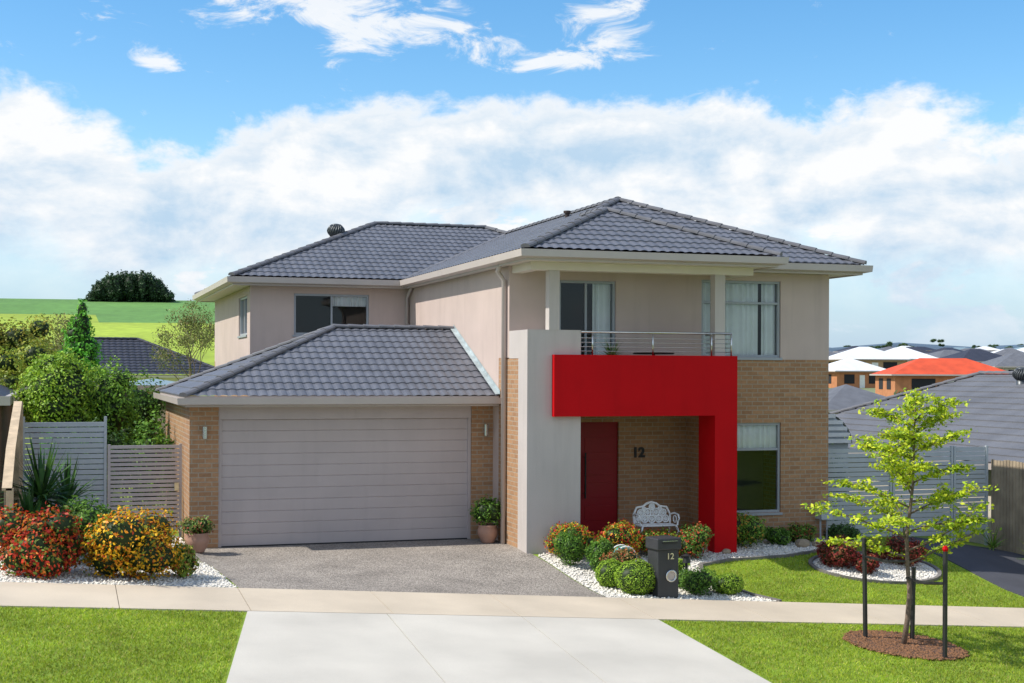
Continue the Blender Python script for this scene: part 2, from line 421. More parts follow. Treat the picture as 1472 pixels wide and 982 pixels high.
def yx(Y0,Y1,xa,xb): return [(xa,Y0),(xb,Y0),(xb,Y1),(xa,Y1)]
cuts=[-9,-6.8,-4.6,-2.4,-1.0,.75,2.45,4.4,6.25,8.35,10.3,12.3,14.3,16.3,18.3,20.3,22.5]
sheet('joint_bed',[yx(18.82,20.28,-9,22.4),[(1.55,13.05),(8.35,13.05),(8.35,18.82),(2.42,18.82)]],.006,MT['joint'],skirt=0,label='dark dirt in the joints beneath the concrete slabs',cat='path')
sheet('footpath',[yx(18.8,20.3,cuts[i]+.005,cuts[i+1]-.005) for i in range(len(cuts)-1)],.02,MT['path'],label='cream concrete footpath laid in slabs along the verge',cat='path')
ap=[]
xl=lambda Y: 2.40-(18.8-Y)*.19
for (a,b) in [(13.0,14.7),(14.708,18.79)]:
    ap.append([(xl(a),a),(4.15,a),(4.3,b),(xl(b),b)])
    ap.append([(4.162,a),(6.12,a),(6.26,b),(4.312,b)])
    ap.append([(6.132,a),(8.36,a),(8.38,b),(6.272,b)])
sheet('driveway_crossing',ap,.018,MT['conc'],label='pale concrete driveway crossing in six slabs',cat='driveway')
sheet('road',[yx(3.0,11.6,-40,40)],.05,MT['road'],step=2.0,label='dark asphalt suburban road',cat='road')
sheet('kerb',[yx(11.9,12.2,-40,40)],.10,MT['conc'],step=1.0,skirt=.15,label='concrete kerb between the road and the verge',cat='kerb')
dw=[[(2.48,20.31),(5.2,20.31),(5.2,23.0),(2.38,23.0)],[(5.206,20.31),(8.17,20.31),(8.12,23.0),(5.206,23.0)],
    [(2.38,23.006),(5.2,23.006),(5.2,25.9),(2.26,25.9),(1.95,25.2),(2.05,24.4)],[(5.206,23.006),(8.12,23.006),(7.98,25.9),(5.206,25.9)]]
sheet('driveway',dw,.016,MT['agg'],label='grey exposed aggregate driveway sloping up to the garage',cat='driveway')
sheet('asphalt_driveway',[[(17.0,20.31),(19.05,20.31),(19.05,25.2),(16.5,25.2),(16.35,23.4),(16.6,21.6)]],.016,MT['asph'],label='dark asphalt side driveway',cat='driveway')
BED=[(8.2,20.33),(11.25,20.33),(11.0,20.9),(10.85,21.5),(10.75,22.2),(11.0,22.8),(11.7,23.1),(13,23.3),(14.3,23.75),(15.3,24.1),(15.4,24.8),(9.05,24.8),(8.14,23.5)]
LBED=[(-1.3,20.33),(2.44,20.33),(2.34,23.0),(1.95,24.4),(1.9,25.2),(2.2,25.9),(2.2,27.1),(-.65,27.1),(-1.2,23)]
sheet('pebble_bed',[BED,LBED],.012,MT['peb'],skirt=0,label='white pebble garden beds beside the driveway',cat='garden bed')
CX,CY,CR,CS=14.5,22.62,1.25,.62
circ=lambda cx,cy,r,n=36,sy=1:[(cx+r*math.cos(2*math.pi*i/n),cy+r*sy*math.sin(2*math.pi*i/n)) for i in range(n)]
sheet('round_pebble_bed',[circ(CX,CY,CR,36,CS)],.014,MT['peb'],skirt=0,label='rounded white pebble bed set in the lawn',cat='garden bed')
TX,TY=11.67,17.43
sheet('mulch_ring',[circ(TX,TY,.82,24)],.03,MT['mulch'],step=.15,label='round patch of brown bark mulch around a young tree',cat='mulch')
def edging(name,path,closed,label,wd=.035):
    mb=MB(); P=[Vector(p) for p in path]; n=len(P)
    pts=P+([P[0]] if closed else [])
    for i in range(len(pts)-1):
        a,b=pts[i],pts[i+1]; d=(b-a).normalized(); q=Vector((d.y,-d.x))*wd; a=a-d*.02; b=b+d*.02
        za,zb=G(*a),G(*b)
        A=[a+q,b+q,b-q,a-q]; Z=[za,zb,zb,za]
        k=len(mb.v)
        mb.v+=[(p.x,p.y,z-.05) for p,z in zip(A,Z)]+[(p.x,p.y,z+.045+.002*(i%2)) for p,z in zip(A,Z)]
        for f in [(4,5,6,7),(0,1,5,4),(1,2,6,5),(2,3,7,6),(3,0,4,7)]: mb.f.append(tuple(k+t for t in f)); mb.m.append(0)
    return tag(mb.build(name,MT['edge']),label,'garden edging')
edging('garden_edging',circ(CX,CY,CR+.04,40,CS+.01),True,'dark kerb edging around the round pebble bed')
edging('garden_edging.001',[(11.25,20.36),(11.0,20.9),(10.85,21.5),(10.75,22.2),(11.0,22.8),(11.7,23.1),(13,23.3),(14.3,23.75),(15.3,24.1)],False,'dark kerb edging between lawn and pebble bed')
def stones(name,polys,n,s,mat,label,cat):
    P=[]
    for poly in polys:
        a=np.array(poly); q=rng.random((n*3,2))*(a.max(0)-a.min(0))+a.min(0); P.append(q[inpoly(q,poly)][:n])
    P=np.concatenate(P); V=[];F=[]
    base=np.array([(1,0,0),(0,1,0),(-1,0,0),(0,-1,0),(0,0,1),(0,0,-1)],float)
    faces=np.array([(0,1,4),(1,2,4),(2,3,4),(3,0,4),(1,0,5),(2,1,5),(3,2,5),(0,3,5)])
    for i,(x,y) in enumerate(P):
        sc=s*(.5+rng.random(3)*.8)*np.array([1,1,.6]); a=rng.random()*6.28; c,sn=math.cos(a),math.sin(a)
        b=base*sc+rng.normal(size=(6,3))*s*.12; b=np.stack([b[:,0]*c-b[:,1]*sn,b[:,0]*sn+b[:,1]*c,b[:,2]],1)
        V.append(b+np.array([x,y,G(x,y)+.012+s*.3])); F.append(faces+6*i)
    o=npmesh(name,np.concatenate(V),np.concatenate(F),None,mat,smooth=True); tag(o,label,cat,kind='stuff')
stones('white_pebbles',[BED,LBED],5200,.028,MT['stone'],'loose white pebbles covering the garden beds','pebbles')
stones('round_bed_pebbles',[circ(CX,CY,CR-.05,36,CS)],1200,.028,MT['stone'],'loose white pebbles in the round bed','pebbles')
stones('bark_chips',[circ(TX,TY,.88,24)],1900,.035,pmat('bark_chip',(.20,.095,.045),.9,nscale=40,var=.5),'scattered bark chips under a young tree','mulch')
VL=[(-1.6,14.2),(1.5,14.2),(2.36,18.78),(-1.6,18.78)]
VR=[(8.42,14.2),(17.5,14.2),(17.5,18.78),(8.42,18.78)]
LW=[(11.32,20.33),(16.95,20.33),(16.55,21.6),(16.3,23.4),(16.4,25.0),(15.6,25.0),(15.35,24.15),(14.3,23.82),(13,23.36),(11.7,23.16),(10.95,22.8),(10.82,22.2),(10.92,21.5),(11.07,20.9)]
def grass(name,poly,dens,excl,label):
    a=np.array(poly); ar=np.prod(a.max(0)-a.min(0)); n=int(ar*dens)
    q=rng.random((n,2))*(a.max(0)-a.min(0))+a.min(0); q=q[inpoly(q,poly)]
    for (cx,cy,r,sy) in excl: q=q[np.hypot(q[:,0]-cx,(q[:,1]-cy)/sy)>r]
    z=np.array([G(x,y) for x,y in q]); n=len(q)
    h=.018+.026*rng.random(n); a=rng.random(n)*6.28; w=.006
    lean=rng.normal(size=(n,2))*.022
    p=np.stack([q[:,0],q[:,1],z],1); sd=np.stack([np.cos(a),np.sin(a),a*0],1)*w
    V=np.stack([p-sd,p+sd,p+np.stack([lean[:,0],lean[:,1],h],1)],1).reshape(-1,3)
    C=pick([((.36,.47,.03),5),((.46,.54,.05),3),((.20,.32,.025),3),((.56,.50,.16),1.3)],n,.35)
    x,y=q[:,0],q[:,1]
    patch=.92+.15*np.sin(x*1.7+np.sin(y*2.1))*np.cos(y*1.3+1)+.13*np.sin(x*4.3+2*np.sin(y*3.7))*np.sin(y*5.1+x)
    C*=patch[:,None]
    o=npmesh(name,V,np.arange(3*n).reshape(n,3),C,MT['blade']); tag(o,label,'grass',kind='stuff')
grass('verge_grass',VL,2400,[],'short mown grass on the verge')
grass('verge_grass.001',VR,1800,[(TX,TY,.8,1)],'short mown grass on the verge around a young tree')
grass('front_lawn',LW,1800,[(CX,CY,CR+.06,CS)],'short mown front lawn')

# ------------------------------------------------------------------ roofs
PT=math.tan(math.radians(22.5))
def tile_face(bm_out,poly,g,e0,z0,amp=.017,step=.021,cw=.18,cl=.285,pitch=PT):
    g=Vector(g); s=Vector((-g.y,g.x))
    P=[Vector(p) for p in poly]
    S=[p.dot(s) for p in P]; T=[p.dot(g)-e0 for p in P]
    s0=math.floor(min(S)/cw)*cw; s1=max(S)+cw; t1=max(T)+cl; t0=math.floor(min(T)/cl)*cl
    per=5; ns=int((s1-s0)/cw+1)*per
    prof=[0,.75,1.0,.85,.2]
    lines=[]; k0=int(round(t0/cl))
    for k in range(k0,k0+int((t1-t0)/cl)+1):
        lines.append((k*cl,step)); lines.append(((k+1)*cl,0.))
    bm=bmesh.new(); rows=[]
    for (tt,o) in lines:
        row=[]
        for i in range(ns+1):
            sc=s0+i*cw/per; q=s*sc+g*(tt+e0)
            row.append(bm.verts.new((q.x,q.y,z0+pitch*tt+o+amp*prof[i%per])))
        rows.append(row)
    for j in range(len(rows)-1):
        for i in range(ns): bm.faces.new((rows[j][i],rows[j][i+1],rows[j+1][i+1],rows[j+1][i]))
    c=sum(P,Vector((0,0)))/len(P)
    for i in range(len(P)):
        a=P[i];b=P[(i+1)%len(P)]; d=b-a; n=Vector((d.y,-d.x))
        if n.dot(c-a)>0: n=-n
        geom=bm.verts[:]+bm.edges[:]+bm.faces[:]
        bmesh.ops.bisect_plane(bm,geom=geom,plane_co=(a.x,a.y,0),plane_no=(n.x,n.y,0),clear_outer=True,dist=1e-5)
    base=len(bm_out.v)
    bm.verts.index_update()
    for v in bm.verts: bm_out.v.append(tuple(v.co))
    for f in bm.faces: bm_out.f.append(tuple(base+v.index for v in f.verts)); bm_out.m.append(0)
    bm.free()
def ridge(mb,a,b,r=.09,L=.34):
    a=Vector(a);b=Vector(b)
    if a.z>b.z: a,b=b,a
    D=(b-a); n=max(1,round(D.length/L)); d=D.normalized()
    side=Vector((d.y,-d.x,0)).normalized(); up=side.cross(d); 
    if up.z<0: up=-up
    for i in range(n):
        p=a+D*(i/n)-d*.02; q=a+D*((i+1)/n)+d*.02; k=len(mb.v); m=7
        for (c,rr,dz) in [(p,r*1.06,.014),(q,r*.95,.003)]:
            for j in range(m):
                t=math.pi*(j/(m-1)); t=-.25+t*(1+.5/math.pi)
                mb.v.append(tuple(c+side*rr*math.cos(t)+up*(rr*.62*math.sin(t)+dz)))
        for j in range(m-1): mb.f.append((k+j,k+j+1,k+m+j+1,k+m+j)); mb.m.append(0)
        mb.f.append(tuple(k+j for j in range(m))); mb.m.append(0)
house=empty('house',(9.,28.,0.))
tag(house,'two-storey taupe and tan brick house with red portico','house')
zE=5.40
up=MB()
E=(1,0);Wd=(-1,0);Nn=(0,1);Sd=(0,-1)
tile_face(up,[(7.75,23.1),(12.74,23.1),(10.245,25.595)],Nn,23.1,zE)
tile_face(up,[(12.74,23.1),(12.74,24.3),(10.245,26.795),(10.245,25.595)],Wd,-12.74,zE)
tile_face(up,[(12.74,24.3),(15.3,24.3),(11.525,28.075),(10.245,26.795)],Nn,24.3,zE)
tile_face(up,[(15.3,24.3),(15.3,35.975),(11.525,35.975),(11.525,28.075)],Wd,-15.3,zE)
tile_face(up,[(15.3,35.975),(15.3,40.7),(11.05,36.45),(11.525,35.975)],Wd,-15.3,zE)
tile_face(up,[(7.75,23.1),(10.245,25.595),(10.245,26.795),(7.75,26.795)],E,7.75,zE)
tile_face(up,[(7.75,26.795),(10.245,26.795),(11.525,28.075),(11.525,35.975),(7.75,32.2)],E,7.75,zE)
tile_face(up,[(3.73,32.2),(7.75,32.2),(11.525,35.975),(11.05,36.45),(7.98,36.45)],Nn,32.2,zE)
tile_face(up,[(3.73,32.2),(7.98,36.45),(3.73,40.7)],E,3.73,zE)
tile_face(up,[(3.73,40.7),(7.98,36.45),(11.05,36.45),(15.3,40.7)],Sd,-40.7,zE)
roof=up.build('roof',MT['tile'],(9,28,5.4),house); roof['label']='upper hipped roof of grey wave-profile concrete tiles'
H=lambda h:zE+PT*h+.022
rc=MB()
for a,b in [((7.75,23.1,0),(10.245,25.595,2.495)),((12.74,23.1,0),(10.245,25.595,2.495)),((10.245,25.595,2.495),(10.245,26.795,2.495)),
            ((10.245,26.795,2.495),(11.525,28.075,3.775)),((15.3,24.3,0),(11.525,28.075,3.775)),((11.525,28.075,3.775),(11.525,35.975,3.775)),
            ((11.525,35.975,3.775),(11.05,36.45,4.25)),((15.3,40.7,0),(11.05,36.45,4.25)),((11.05,36.45,4.25),(7.98,36.45,4.25)),
            ((3.73,32.2,0),(7.98,36.45,4.25)),((3.73,40.7,0),(7.98,36.45,4.25))]:
    ridge(rc,(a[0],a[1],H(a[2])),(b[0],b[1],H(b[2])))
rc.build('ridge_capping',MT['cap'],(9,28,5.4),roof)
def valley(a,b):
    vf=MB(); a=Vector(a);b=Vector(b); d=(b-a); s=Vector((d.y,-d.x,0)).normalized()*.05
    up_=Vector((0,0,.02)); vf.quad(a+s+up_,b+s+up_,b-s+up_,a-s+up_); vf.build('valley_flashing',MT['cap'],tuple(a),roof)
valley((7.75,32.2,H(0)),(11.525,35.975,H(3.775))); valley((12.74,24.3,H(0)),(10.245,26.795,H(2.495)))
def turbine(parent,x,y,z,name='roof_ventilator'):
    mb=MB(); mb.tube([(x,y,z-.3),(x,y,z+.12)],.13,14)
    n=22
    for i in range(n):
        a=2*math.pi*i/n; pts=[]
        for j in range(7):
            t=j/6; r=.13+.09*math.sin(math.pi*t); aa=a+.5*t
            pts.append((x+r*math.cos(aa),y+r*math.sin(aa),z+.12+.28*t))
        mb.tube(pts,.016,4)
    mb.lathe((x,y,z),[(.14,.39),(.13,.42),(.05,.44),(0.001,.445)],14)
    mb.lathe((x,y,z),[(.11,.12),(.17,.2),(.18,.3),(.12,.39)],14)
    return mb.build(name,MT['vent'],(x,y,z),parent,smooth=True)
turbine(roof,6.75,35.5,zE+PT*3.0-.05)
fl=MB(); fl.tube([(11.1,30.1,6.3),(11.1,30.1,6.90)],.05,12); fl.tube([(11.1,30.1,6.90),(11.1,30.1,6.95)],.085,12)
fl.build('flue',pmat('dark_brown_metal',(.04,.022,.02),.6),(11.1,30.1,6.7),roof)
outU=[(7.75,23.1),(12.74,23.1),(12.74,24.3),(15.3,24.3),(15.3,40.7),(3.73,40.7),(3.73,32.2),(7.75,32.2)]
gt=MB(); gt.sweep(outU,[(-.02,5.235),(.0,5.235),(.115,5.26),(.125,5.385),(.11,5.385),(.10,5.30),(-.02,5.29)])
gt.sweep(outU,[(-.06,5.20),(-.022,5.20),(-.022,5.40),(-.06,5.40)])
gt.build('gutter',MT['gutter'],(9,28,5.3),house)
sf=MB(); sf.quad(*[(x,y,5.225) for x,y in [(7.8,23.15),(12.7,23.15),(12.7,24.35),(15.25,24.35),(15.25,40.65),(3.78,40.65),(3.78,32.25),(7.8,32.25)]])
sf.build('soffit',MT['soffit'],(9,28,5.2),house)
zG=2.76; gr=MB()
tile_face(gr,[(2.1,25.35),(8.0,25.35),(8.0,28.65),(5.4,28.65)],Nn,25.35,zG)
tile_face(gr,[(2.1,25.35),(5.4,28.65),(2.1,31.95)],E,2.1,zG)
tile_face(gr,[(2.1,31.95),(5.4,28.65),(8.0,28.65),(8.0,31.95)],Sd,-31.95,zG)
groof=gr.build('garage_roof',MT['tile'],(5,28,2.8),house)
rg=MB(); HG=lambda h:zG+PT*h+.022
for a,b in [((2.1,25.35,0),(5.4,28.65,3.3)),((2.1,31.95,0),(5.4,28.65,3.3)),((5.4,28.65,3.3),(8.0,28.65,3.3))]:
    ridge(rg,(a[0],a[1],HG(a[2])),(b[0],b[1],HG(b[2])))
rg.build('ridge_capping',MT['cap'],(5,28,2.8),groof)
lf=MB()
lf.quad((7.90,25.33,HG(0)+.025),(7.995,25.33,HG(0)+.03),(7.995,28.6,HG(3.27)+.03),(7.90,28.6,HG(3.27)+.025))
lf.quad((7.99,25.33,HG(0)+.02),(7.99,25.33,HG(0)+.10),(7.99,28.65,HG(3.3)+.10),(7.99,28.65,HG(3.3)+.02))
lf.build('lead_flashing',MT['lead'],(8,27,3.5),groof)
gg=MB(); outG=[(2.1,31.95),(2.1,25.35),(7.98,25.35)]
gg.sweep(outG,[(-.02,2.61),(0,2.61),(.115,2.63),(.125,2.745),(.11,2.745),(.10,2.665),(-.02,2.66)],closed=False)
gg.sweep(outG,[(-.06,2.58),(-.022,2.58),(-.022,2.775),(-.06,2.775)],closed=False)
gg.build('garage_gutter',MT['gutter'],(5,28,2.7),house)
MB2=MB(); MB2.quad((2.15,25.4,2.60),(7.99,25.4,2.60),(7.99,31.9,2.60),(2.15,31.9,2.60)); MB2.build('garage_soffit',MT['soffit'],(5,28,2.6),house)

# ------------------------------------------------------------------ walls
def wallcells(mb,u0,u1,z0,z1,holes,put):
    us=sorted(set([u0,u1]+[h[0] for h in holes]+[h[1] for h in holes])); zs=sorted(set([z0,z1]+[h[2] for h in holes]+[h[3] for h in holes]))
    for i in range(len(us)-1):
        for j in range(len(zs)-1):
            cu=(us[i]+us[i+1])/2; cz=(zs[j]+zs[j+1])/2
            if any(h[0]<cu<h[1] and h[2]<cz<h[3] for h in holes): continue
            put(us[i],us[i+1],zs[j],zs[j+1])
def wy(mb,y,t,u0,u1,z0,z1,holes=()): wallcells(mb,u0,u1,z0,z1,list(holes),lambda a,b,c,d:mb.box(a,b,y,y+t,c,d))
def wx(mb,x,t,u0,u1,z0,z1,holes=()): wallcells(mb,u0,u1,z0,z1,list(holes),lambda a,b,c,d:mb.box(x,x+t,a,b,c,d))
UD=(8.99,10.15,2.86,4.98); UW=(11.96,13.70,3.54,5.06); LWn=(12.25,13.72,.45,2.24)
RW=(5.22,7.01,4.09,5.06); SW=(33.2,34.8,4.09,5.02)
ZT=5.22
r_=MB()
wy(r_,24.8,.2,8.0,14.8,3.5,ZT,[(UD[0],UD[1],3.5,UD[3]),UW])
wx(r_,8.0,.2,25.0,25.45,3.5,ZT); wx(r_,8.0,.2,25.45,32.65,-.2,ZT)
wx(r_,14.6,.2,25.0,40.2,3.5,ZT)
wy(r_,32.65,.2,4.2,8.0,0,ZT,[RW]); wx(r_,4.2,.2,32.85,40.2,3.3,ZT,[SW]); wy(r_,40.2,.2,4.2,14.8,3.5,ZT)
r_.build('upper_wall',MT['render'],(9,28,3.5),house)
b_=MB()
wy(b_,24.803,.2,12.0,14.797,-.8,3.5,[LWn])
b_.box(14.597,14.797,25.003,40.2,-.8,3.5); b_.box(4.203,4.4,32.87,40.2,-.5,3.3); b_.box(4.2,14.8,40.2,40.4,-.5,3.5)
b_.box(8.003,8.2,25.003,25.45,-.5,3.5)
b_.box(8.003,9.2,24.253,25.0,-.5,3.48)
b_.box(9.0,9.2,25.0,25.6,-.5,2.5)
wy(b_,25.6,.2,9.0,12.2,-.5,2.52,[(9.5,10.55,-.5,2.25)])
b_.box(12.003,12.2,25.003,25.6,-.8,2.52)
b_.box(9.2,12.0,24.81,25.0,2.86,3.5)
b_.box(2.24,2.76,25.8,26.0,-.4,2.6); b_.box(7.57,8.0,25.8,26.0,-.4,2.6)
b_.box(2.24,2.44,26.0,31.6,-.4,2.6); b_.box(2.24,8.0,31.6,31.8,-.4,2.6)
b_.build('brick_wall',MT['brick'],(9,28,0),house)
h_=MB(); h_.box(2.76,7.57,25.83,25.98,2.34,2.6); h_.box(2.76,2.82,25.85,25.95,0,2.34); h_.box(7.51,7.57,25.85,25.95,0,2.34)
h_.build('garage_door_frame',MT['gdoor'],(5,25.9,2.5),house,bevel=.005)
gd=MB(); n=11; hh=2.335/n
for i in range(n):
    z=.005+i*hh; g_=.009
    pr=[(25.905,z),(25.895,z+g_),(25.895,z+hh-g_),(25.905,z+hh)]
    for j in range(3):
        (ya,za),(yb,zb)=pr[j],pr[j+1]
        gd.quad((2.82,ya,za),(7.51,ya,za),(7.51,yb,zb),(2.82,yb,zb))
gdo=gd.build('garage_door',MT['gdoor'],(5.16,25.9,0),house); gdo['label']='wide taupe sectional garage door with horizontal panels'
gs=MB(); gs.box(2.82,7.51,25.87,25.92,-.01,.02); gs.build('door_seal',MT['black'],(5.16,25.9,0),gdo)
c_=MB(); c_.box(8.0,9.03,23.73,24.25,-.4,4.0); c_.box(8.0,9.03,24.25,24.8,3.485,4.0)
c_.build('column',MT['column'],(8.5,24,0),house)['label']='square grey rendered column supporting the balcony'
p2=MB(); p2.box(8.47,9.035,23.6,23.726,2.43,3.55); p2.box(9.035,11.67,23.6,23.9,2.43,3.55); p2.box(11.67,12.13,23.6,24.3,-.4,3.55)
p2.build('portico_frame',MT['red'],(10,24,0),house)['label']='bright red portico frame'
s_=MB(); s_.box(9.03,12.13,23.9,24.8,2.52,2.86); s_.box(9.2,12.0,24.8,25.6,2.52,2.84)
s_.build('balcony_floor',MT['soffit'],(10.5,24.5,2.7),house)
pf=MB(); pf.box(9.03,11.67,23.9,25.6,-.4,-.01); pf.build('porch_floor',MT['conc'],(10.5,24.5,0),house)
for i,(x0,x1) in enumerate([(8.41,8.61),(11.72,11.93)]):
    q=MB(); q.box(x0,x1,23.72,23.92,4.0 if i==0 else 3.55,5.08); q.build('balcony_post',MT['column'],(x0,23.8,4),house)
q=MB(); q.box(8.05,12.5,23.68,23.96,5.08,5.222); q.box(8.05,8.25,23.96,24.79,5.08,5.222); q.box(12.25,12.45,23.96,24.79,5.08,5.222)
q.build('balcony_beam',MT['soffit'],(10.5,24,5.1),house)
rl=MB(); X0,X1,YR=9.03,12.06,23.72
rl.tube([(X0,YR,3.97),(X1,YR,3.97),(X1,24.79,3.97)],.022,8)
for z in [3.62,3.70,3.78,3.86]: rl.tube([(X0,YR,z),(X1,YR,z),(X1,24.79,z)],.006,5)
for x in [9.25,10.45,11.65,12.06]: rl.tube([(x,YR,3.53),(x,YR,3.97)],.016,8)
rl.build('balcony_railing',MT['steel'],(10.5,23.72,3.55),house,smooth=True)

def window(u0,u1,z0,z1,plane,face,mull=(),trans=(),curt=(),parent=house,label=None,fw=.05,sill=True,frame='frame',name='window',dark=True):
    fn=(lambda u,w,z:(u,face+w,z)) if plane=='y' else (lambda u,w,z:(face+w,u,z))
    org=fn((u0+u1)/2,.06,z0)
    f=MB(); y0,y1=.035,.11
    f.box(u0,u0+fw,y0,y1,z0,z1); f.box(u1-fw,u1,y0,y1,z0,z1); f.box(u0+fw,u1-fw,y0,y1,z0,z0+fw); f.box(u0+fw,u1-fw,y0,y1,z1-fw,z1)
    for m in mull: f.box(m-fw*.45,m+fw*.45,y0+.004,y1-.004,z0+fw,z1-fw)
    for t in trans: f.box(u0+fw,u1-fw,y0+.006,y1-.006,t-fw*.45,t+fw*.45)
    o=f.xf(fn).build(name,MT[frame],org,parent,bevel=.004)
    if label: o['label']=label
    g=MB(); g.quad((u0+fw,.075,z0+fw),(u1-fw,.075,z0+fw),(u1-fw,.075,z1-fw),(u0+fw,.075,z1-fw)); g.xf(fn).build('glass',MT['glass'],org,o)
    if sill:
        s=MB(); s.box(u0-.03,u1+.03,-.03,.034,z0-.05,z0-.003); s.xf(fn).build('sill',MT[frame],org,o)
    if dark:
        d=MB(); d.box(u0-.1,u1+.1,.9,.95,z0-.1,z1+.1); d.xf(fn).build('interior',MT['dark'],org,o)
    for (a,b,za,zb) in curt:
        c=MB(); n=int((b-a)/.02)
        P=[(a+(b-a)*i/n,.135+.028*math.sin(i*.9+math.sin(i*.23)*2),) for i in range(n+1)]
        for i in range(n): c.quad((P[i][0],P[i][1],za),(P[i+1][0],P[i+1][1],za),(P[i+1][0],P[i+1][1],zb),(P[i][0],P[i][1],zb))
        c.xf(fn).build('curtain',MT['curtain'],org,o,smooth=False)
    return o
window(UD[0],UD[1],2.87,UD[3],'y',24.8,mull=(9.55,),curt=((9.72,10.1,2.9,4.95),),sill=False,name='sliding_door',label='aluminium sliding balcony door with white curtain')
window(*UW,'y',24.8,mull=(12.45,),trans=(4.62,),curt=((12.48,13.25,3.56,5.03),(13.34,13.66,3.56,5.03),(11.98,12.2,3.56,5.03)))
window(*LWn,'y',24.803,trans=(1.71,),curt=((12.3,13.68,1.73,2.2),),)
window(*RW,'y',32.65,mull=(6.12,),curt=((6.16,6.97,4.78,5.02),))
window(*SW,'x',4.2,mull=(34.0,))
fd=MB(); fd.box(9.5,10.55,25.66,25.72,0,2.25); fd.box(9.72,9.76,25.64,25.66,.05,2.2); 
for z in [.3,.75,1.2,1.65]: fd.box(9.85,10.45,25.652,25.66,z,z+.3)
fdo=fd.build('front_door',MT['dred'],(10,25.7,0),house,bevel=.005); fdo['label']='dark red front door with long pull handle'
hd=MB(); hd.tube([(9.84,25.58,.75),(9.84,25.58,1.65)],.018,8); hd.tube([(9.84,25.58,.85),(9.84,25.66,.85)],.01,6); hd.tube([(9.84,25.58,1.55),(9.84,25.66,1.55)],.01,6)
hd.build('handle',MT['black'],(9.84,25.6,1),fdo)
dp=MB(); dp.tube([(7.80,24.75,5.24),(7.80,24.9,5.12),(7.94,24.95,4.95),(7.94,24.95,.0)],.045,10); 
dp.build('downpipe',MT['gutter'],(7.94,24.95,0),house,smooth=True)
dp=MB(); dp.tube([(7.93,32.15,5.24),(7.93,32.58,5.0),(7.93,32.58,2.9)],.04,8); dp.build('downpipe',MT['gutter'],(7.93,32.5,3),house,smooth=True)
for x in (2.50,7.83):
    l=MB(); l.tube([(x,25.70,2.0),(x,25.70,2.22)],.045,14); l.box(x-.03,x+.03,25.72,25.8,2.08,2.14)
    l.build('wall_lamp',MT['steel'],(x,25.75,2.1),house,smooth=False)
gmx=MB(); gmx.box(14.5,14.75,24.55,24.8,.3,.62); gmx.tube([(14.55,24.68,.3),(14.55,24.68,-.2)],.02,6); gmx.tube([(14.7,24.68,.3),(14.7,24.68,-.2)],.02,6); gmx.tube([(14.625,24.54,.48),(14.625,24.56,.48)],.07,12)
gmx.build('gas_meter',MT['slat'],(14.6,24.7,0),house)
def text(name,s,size,org,rotz,mat,parent,ext=.01,bold=.0):
    cu=bpy.data.curves.new(name,'FONT'); cu.body=s; cu.size=size; cu.extrude=ext; cu.offset=bold; cu.align_x='CENTER'
    tmp=bpy.data.objects.new('tmp',cu); COL.objects.link(tmp)
    dg=bpy.context.evaluated_depsgraph_get(); me=bpy.data.meshes.new_from_object(tmp.evaluated_get(dg)); bpy.data.objects.remove(tmp)
    me.transform(Matrix.Rotation(rotz,4,'Z')@Matrix.Rotation(math.pi/2,4,'X')); me.materials.clear(); me.materials.append(mat)
    o=bpy.data.objects.new(name,me); place(o,org,parent); return o
text('house_number','12',.27,(10.97,25.585,1.55),0,MT['black'],house,.012,.011)
strap('potted_spiky_plant','green spiky plant on the balcony','plant',9.75,24.0,60,.5,[((.12,.24,.07),1),((.3,.36,.15),.5)],.03,z=3.45)
bp_=MB(); bp_.lathe((9.75,24.0,2.86),[(.001,0),(.14,0),(.18,.55),(.15,.57),(.001,.54)],16); tag(bp_.build('plant_pot',MT['black'],(9.75,24.0,2.86),smooth=True),'dark pot holding a spiky plant on the balcony','plant pot')
tb=MB(); tb.lathe((10.7,24.25,2.86),[(.001,.72),(.38,.72),(.40,.735),(.38,.75),(.001,.75)],24); tb.tube([(10.7,24.25,2.86),(10.7,24.25,3.58)],.03,8); tb.lathe((10.7,24.25,2.86),[(.001,.0),(.25,.0),(.25,.03),(.04,.05)],16)
tag(tb.build('balcony_table',MT['black'],(10.7,24.25,2.86)),'round black table on the balcony','table')

# ------------------------------------------------------------------ fences
def slat_panel(name,label,x0,x1,y,zb,zt,mat,group,cat='fence',sl=.085,gap=.014):
    e=empty(name,((x0+x1)/2,y,zb)); tag(e,label,cat,group)
    s=MB(); z=zb+.05
    while z+sl<=zt: s.box(x0+.05,x1-.05,y-.012,y+.012,z,z+sl); z+=sl+gap
    s.build('slats',mat,((x0+x1)/2,y,zb),e,bevel=.003)
    for x in (x0+.025,x1-.025):
        p=MB(); p.box(x-.025,x+.025,y-.03,y+.03,zb-.2,zt+.01); p.build('post',mat,(x,y,zb),e)
    return e
slat_panel('slat_fence','pale grey horizontal slat fence panel beside the garage',-.66,.84,27.15,.25,2.36,MT['slat'],'slat fence panels')
gate=slat_panel('slat_gate','taupe horizontal slat gate against the garage wall',.86,2.22,27.2,.15,1.83,MT['slat2'],None,cat='gate',sl=.06,gap=.022)
lk=MB(); lk.box(2.08,2.16,27.15,27.17,.95,1.1); lk.build('latch',MT['gold'],(2.1,27.2,1),gate)
for i,(a,b) in enumerate([(14.85,16.6),(16.62,18.1),(18.12,18.98)]):
    slat_panel('slat_fence','grey horizontal slat fence panel beside the brick house wall',a,b,25.3,-.25,1.68,MT['slat'],'slat fence panels')
pf_=empty('paling_fence',(-.75,24.5,.3)); tag(pf_,'weathered timber paling fence stepping down toward the street','fence','paling fences')
m=MB(); y=21.6
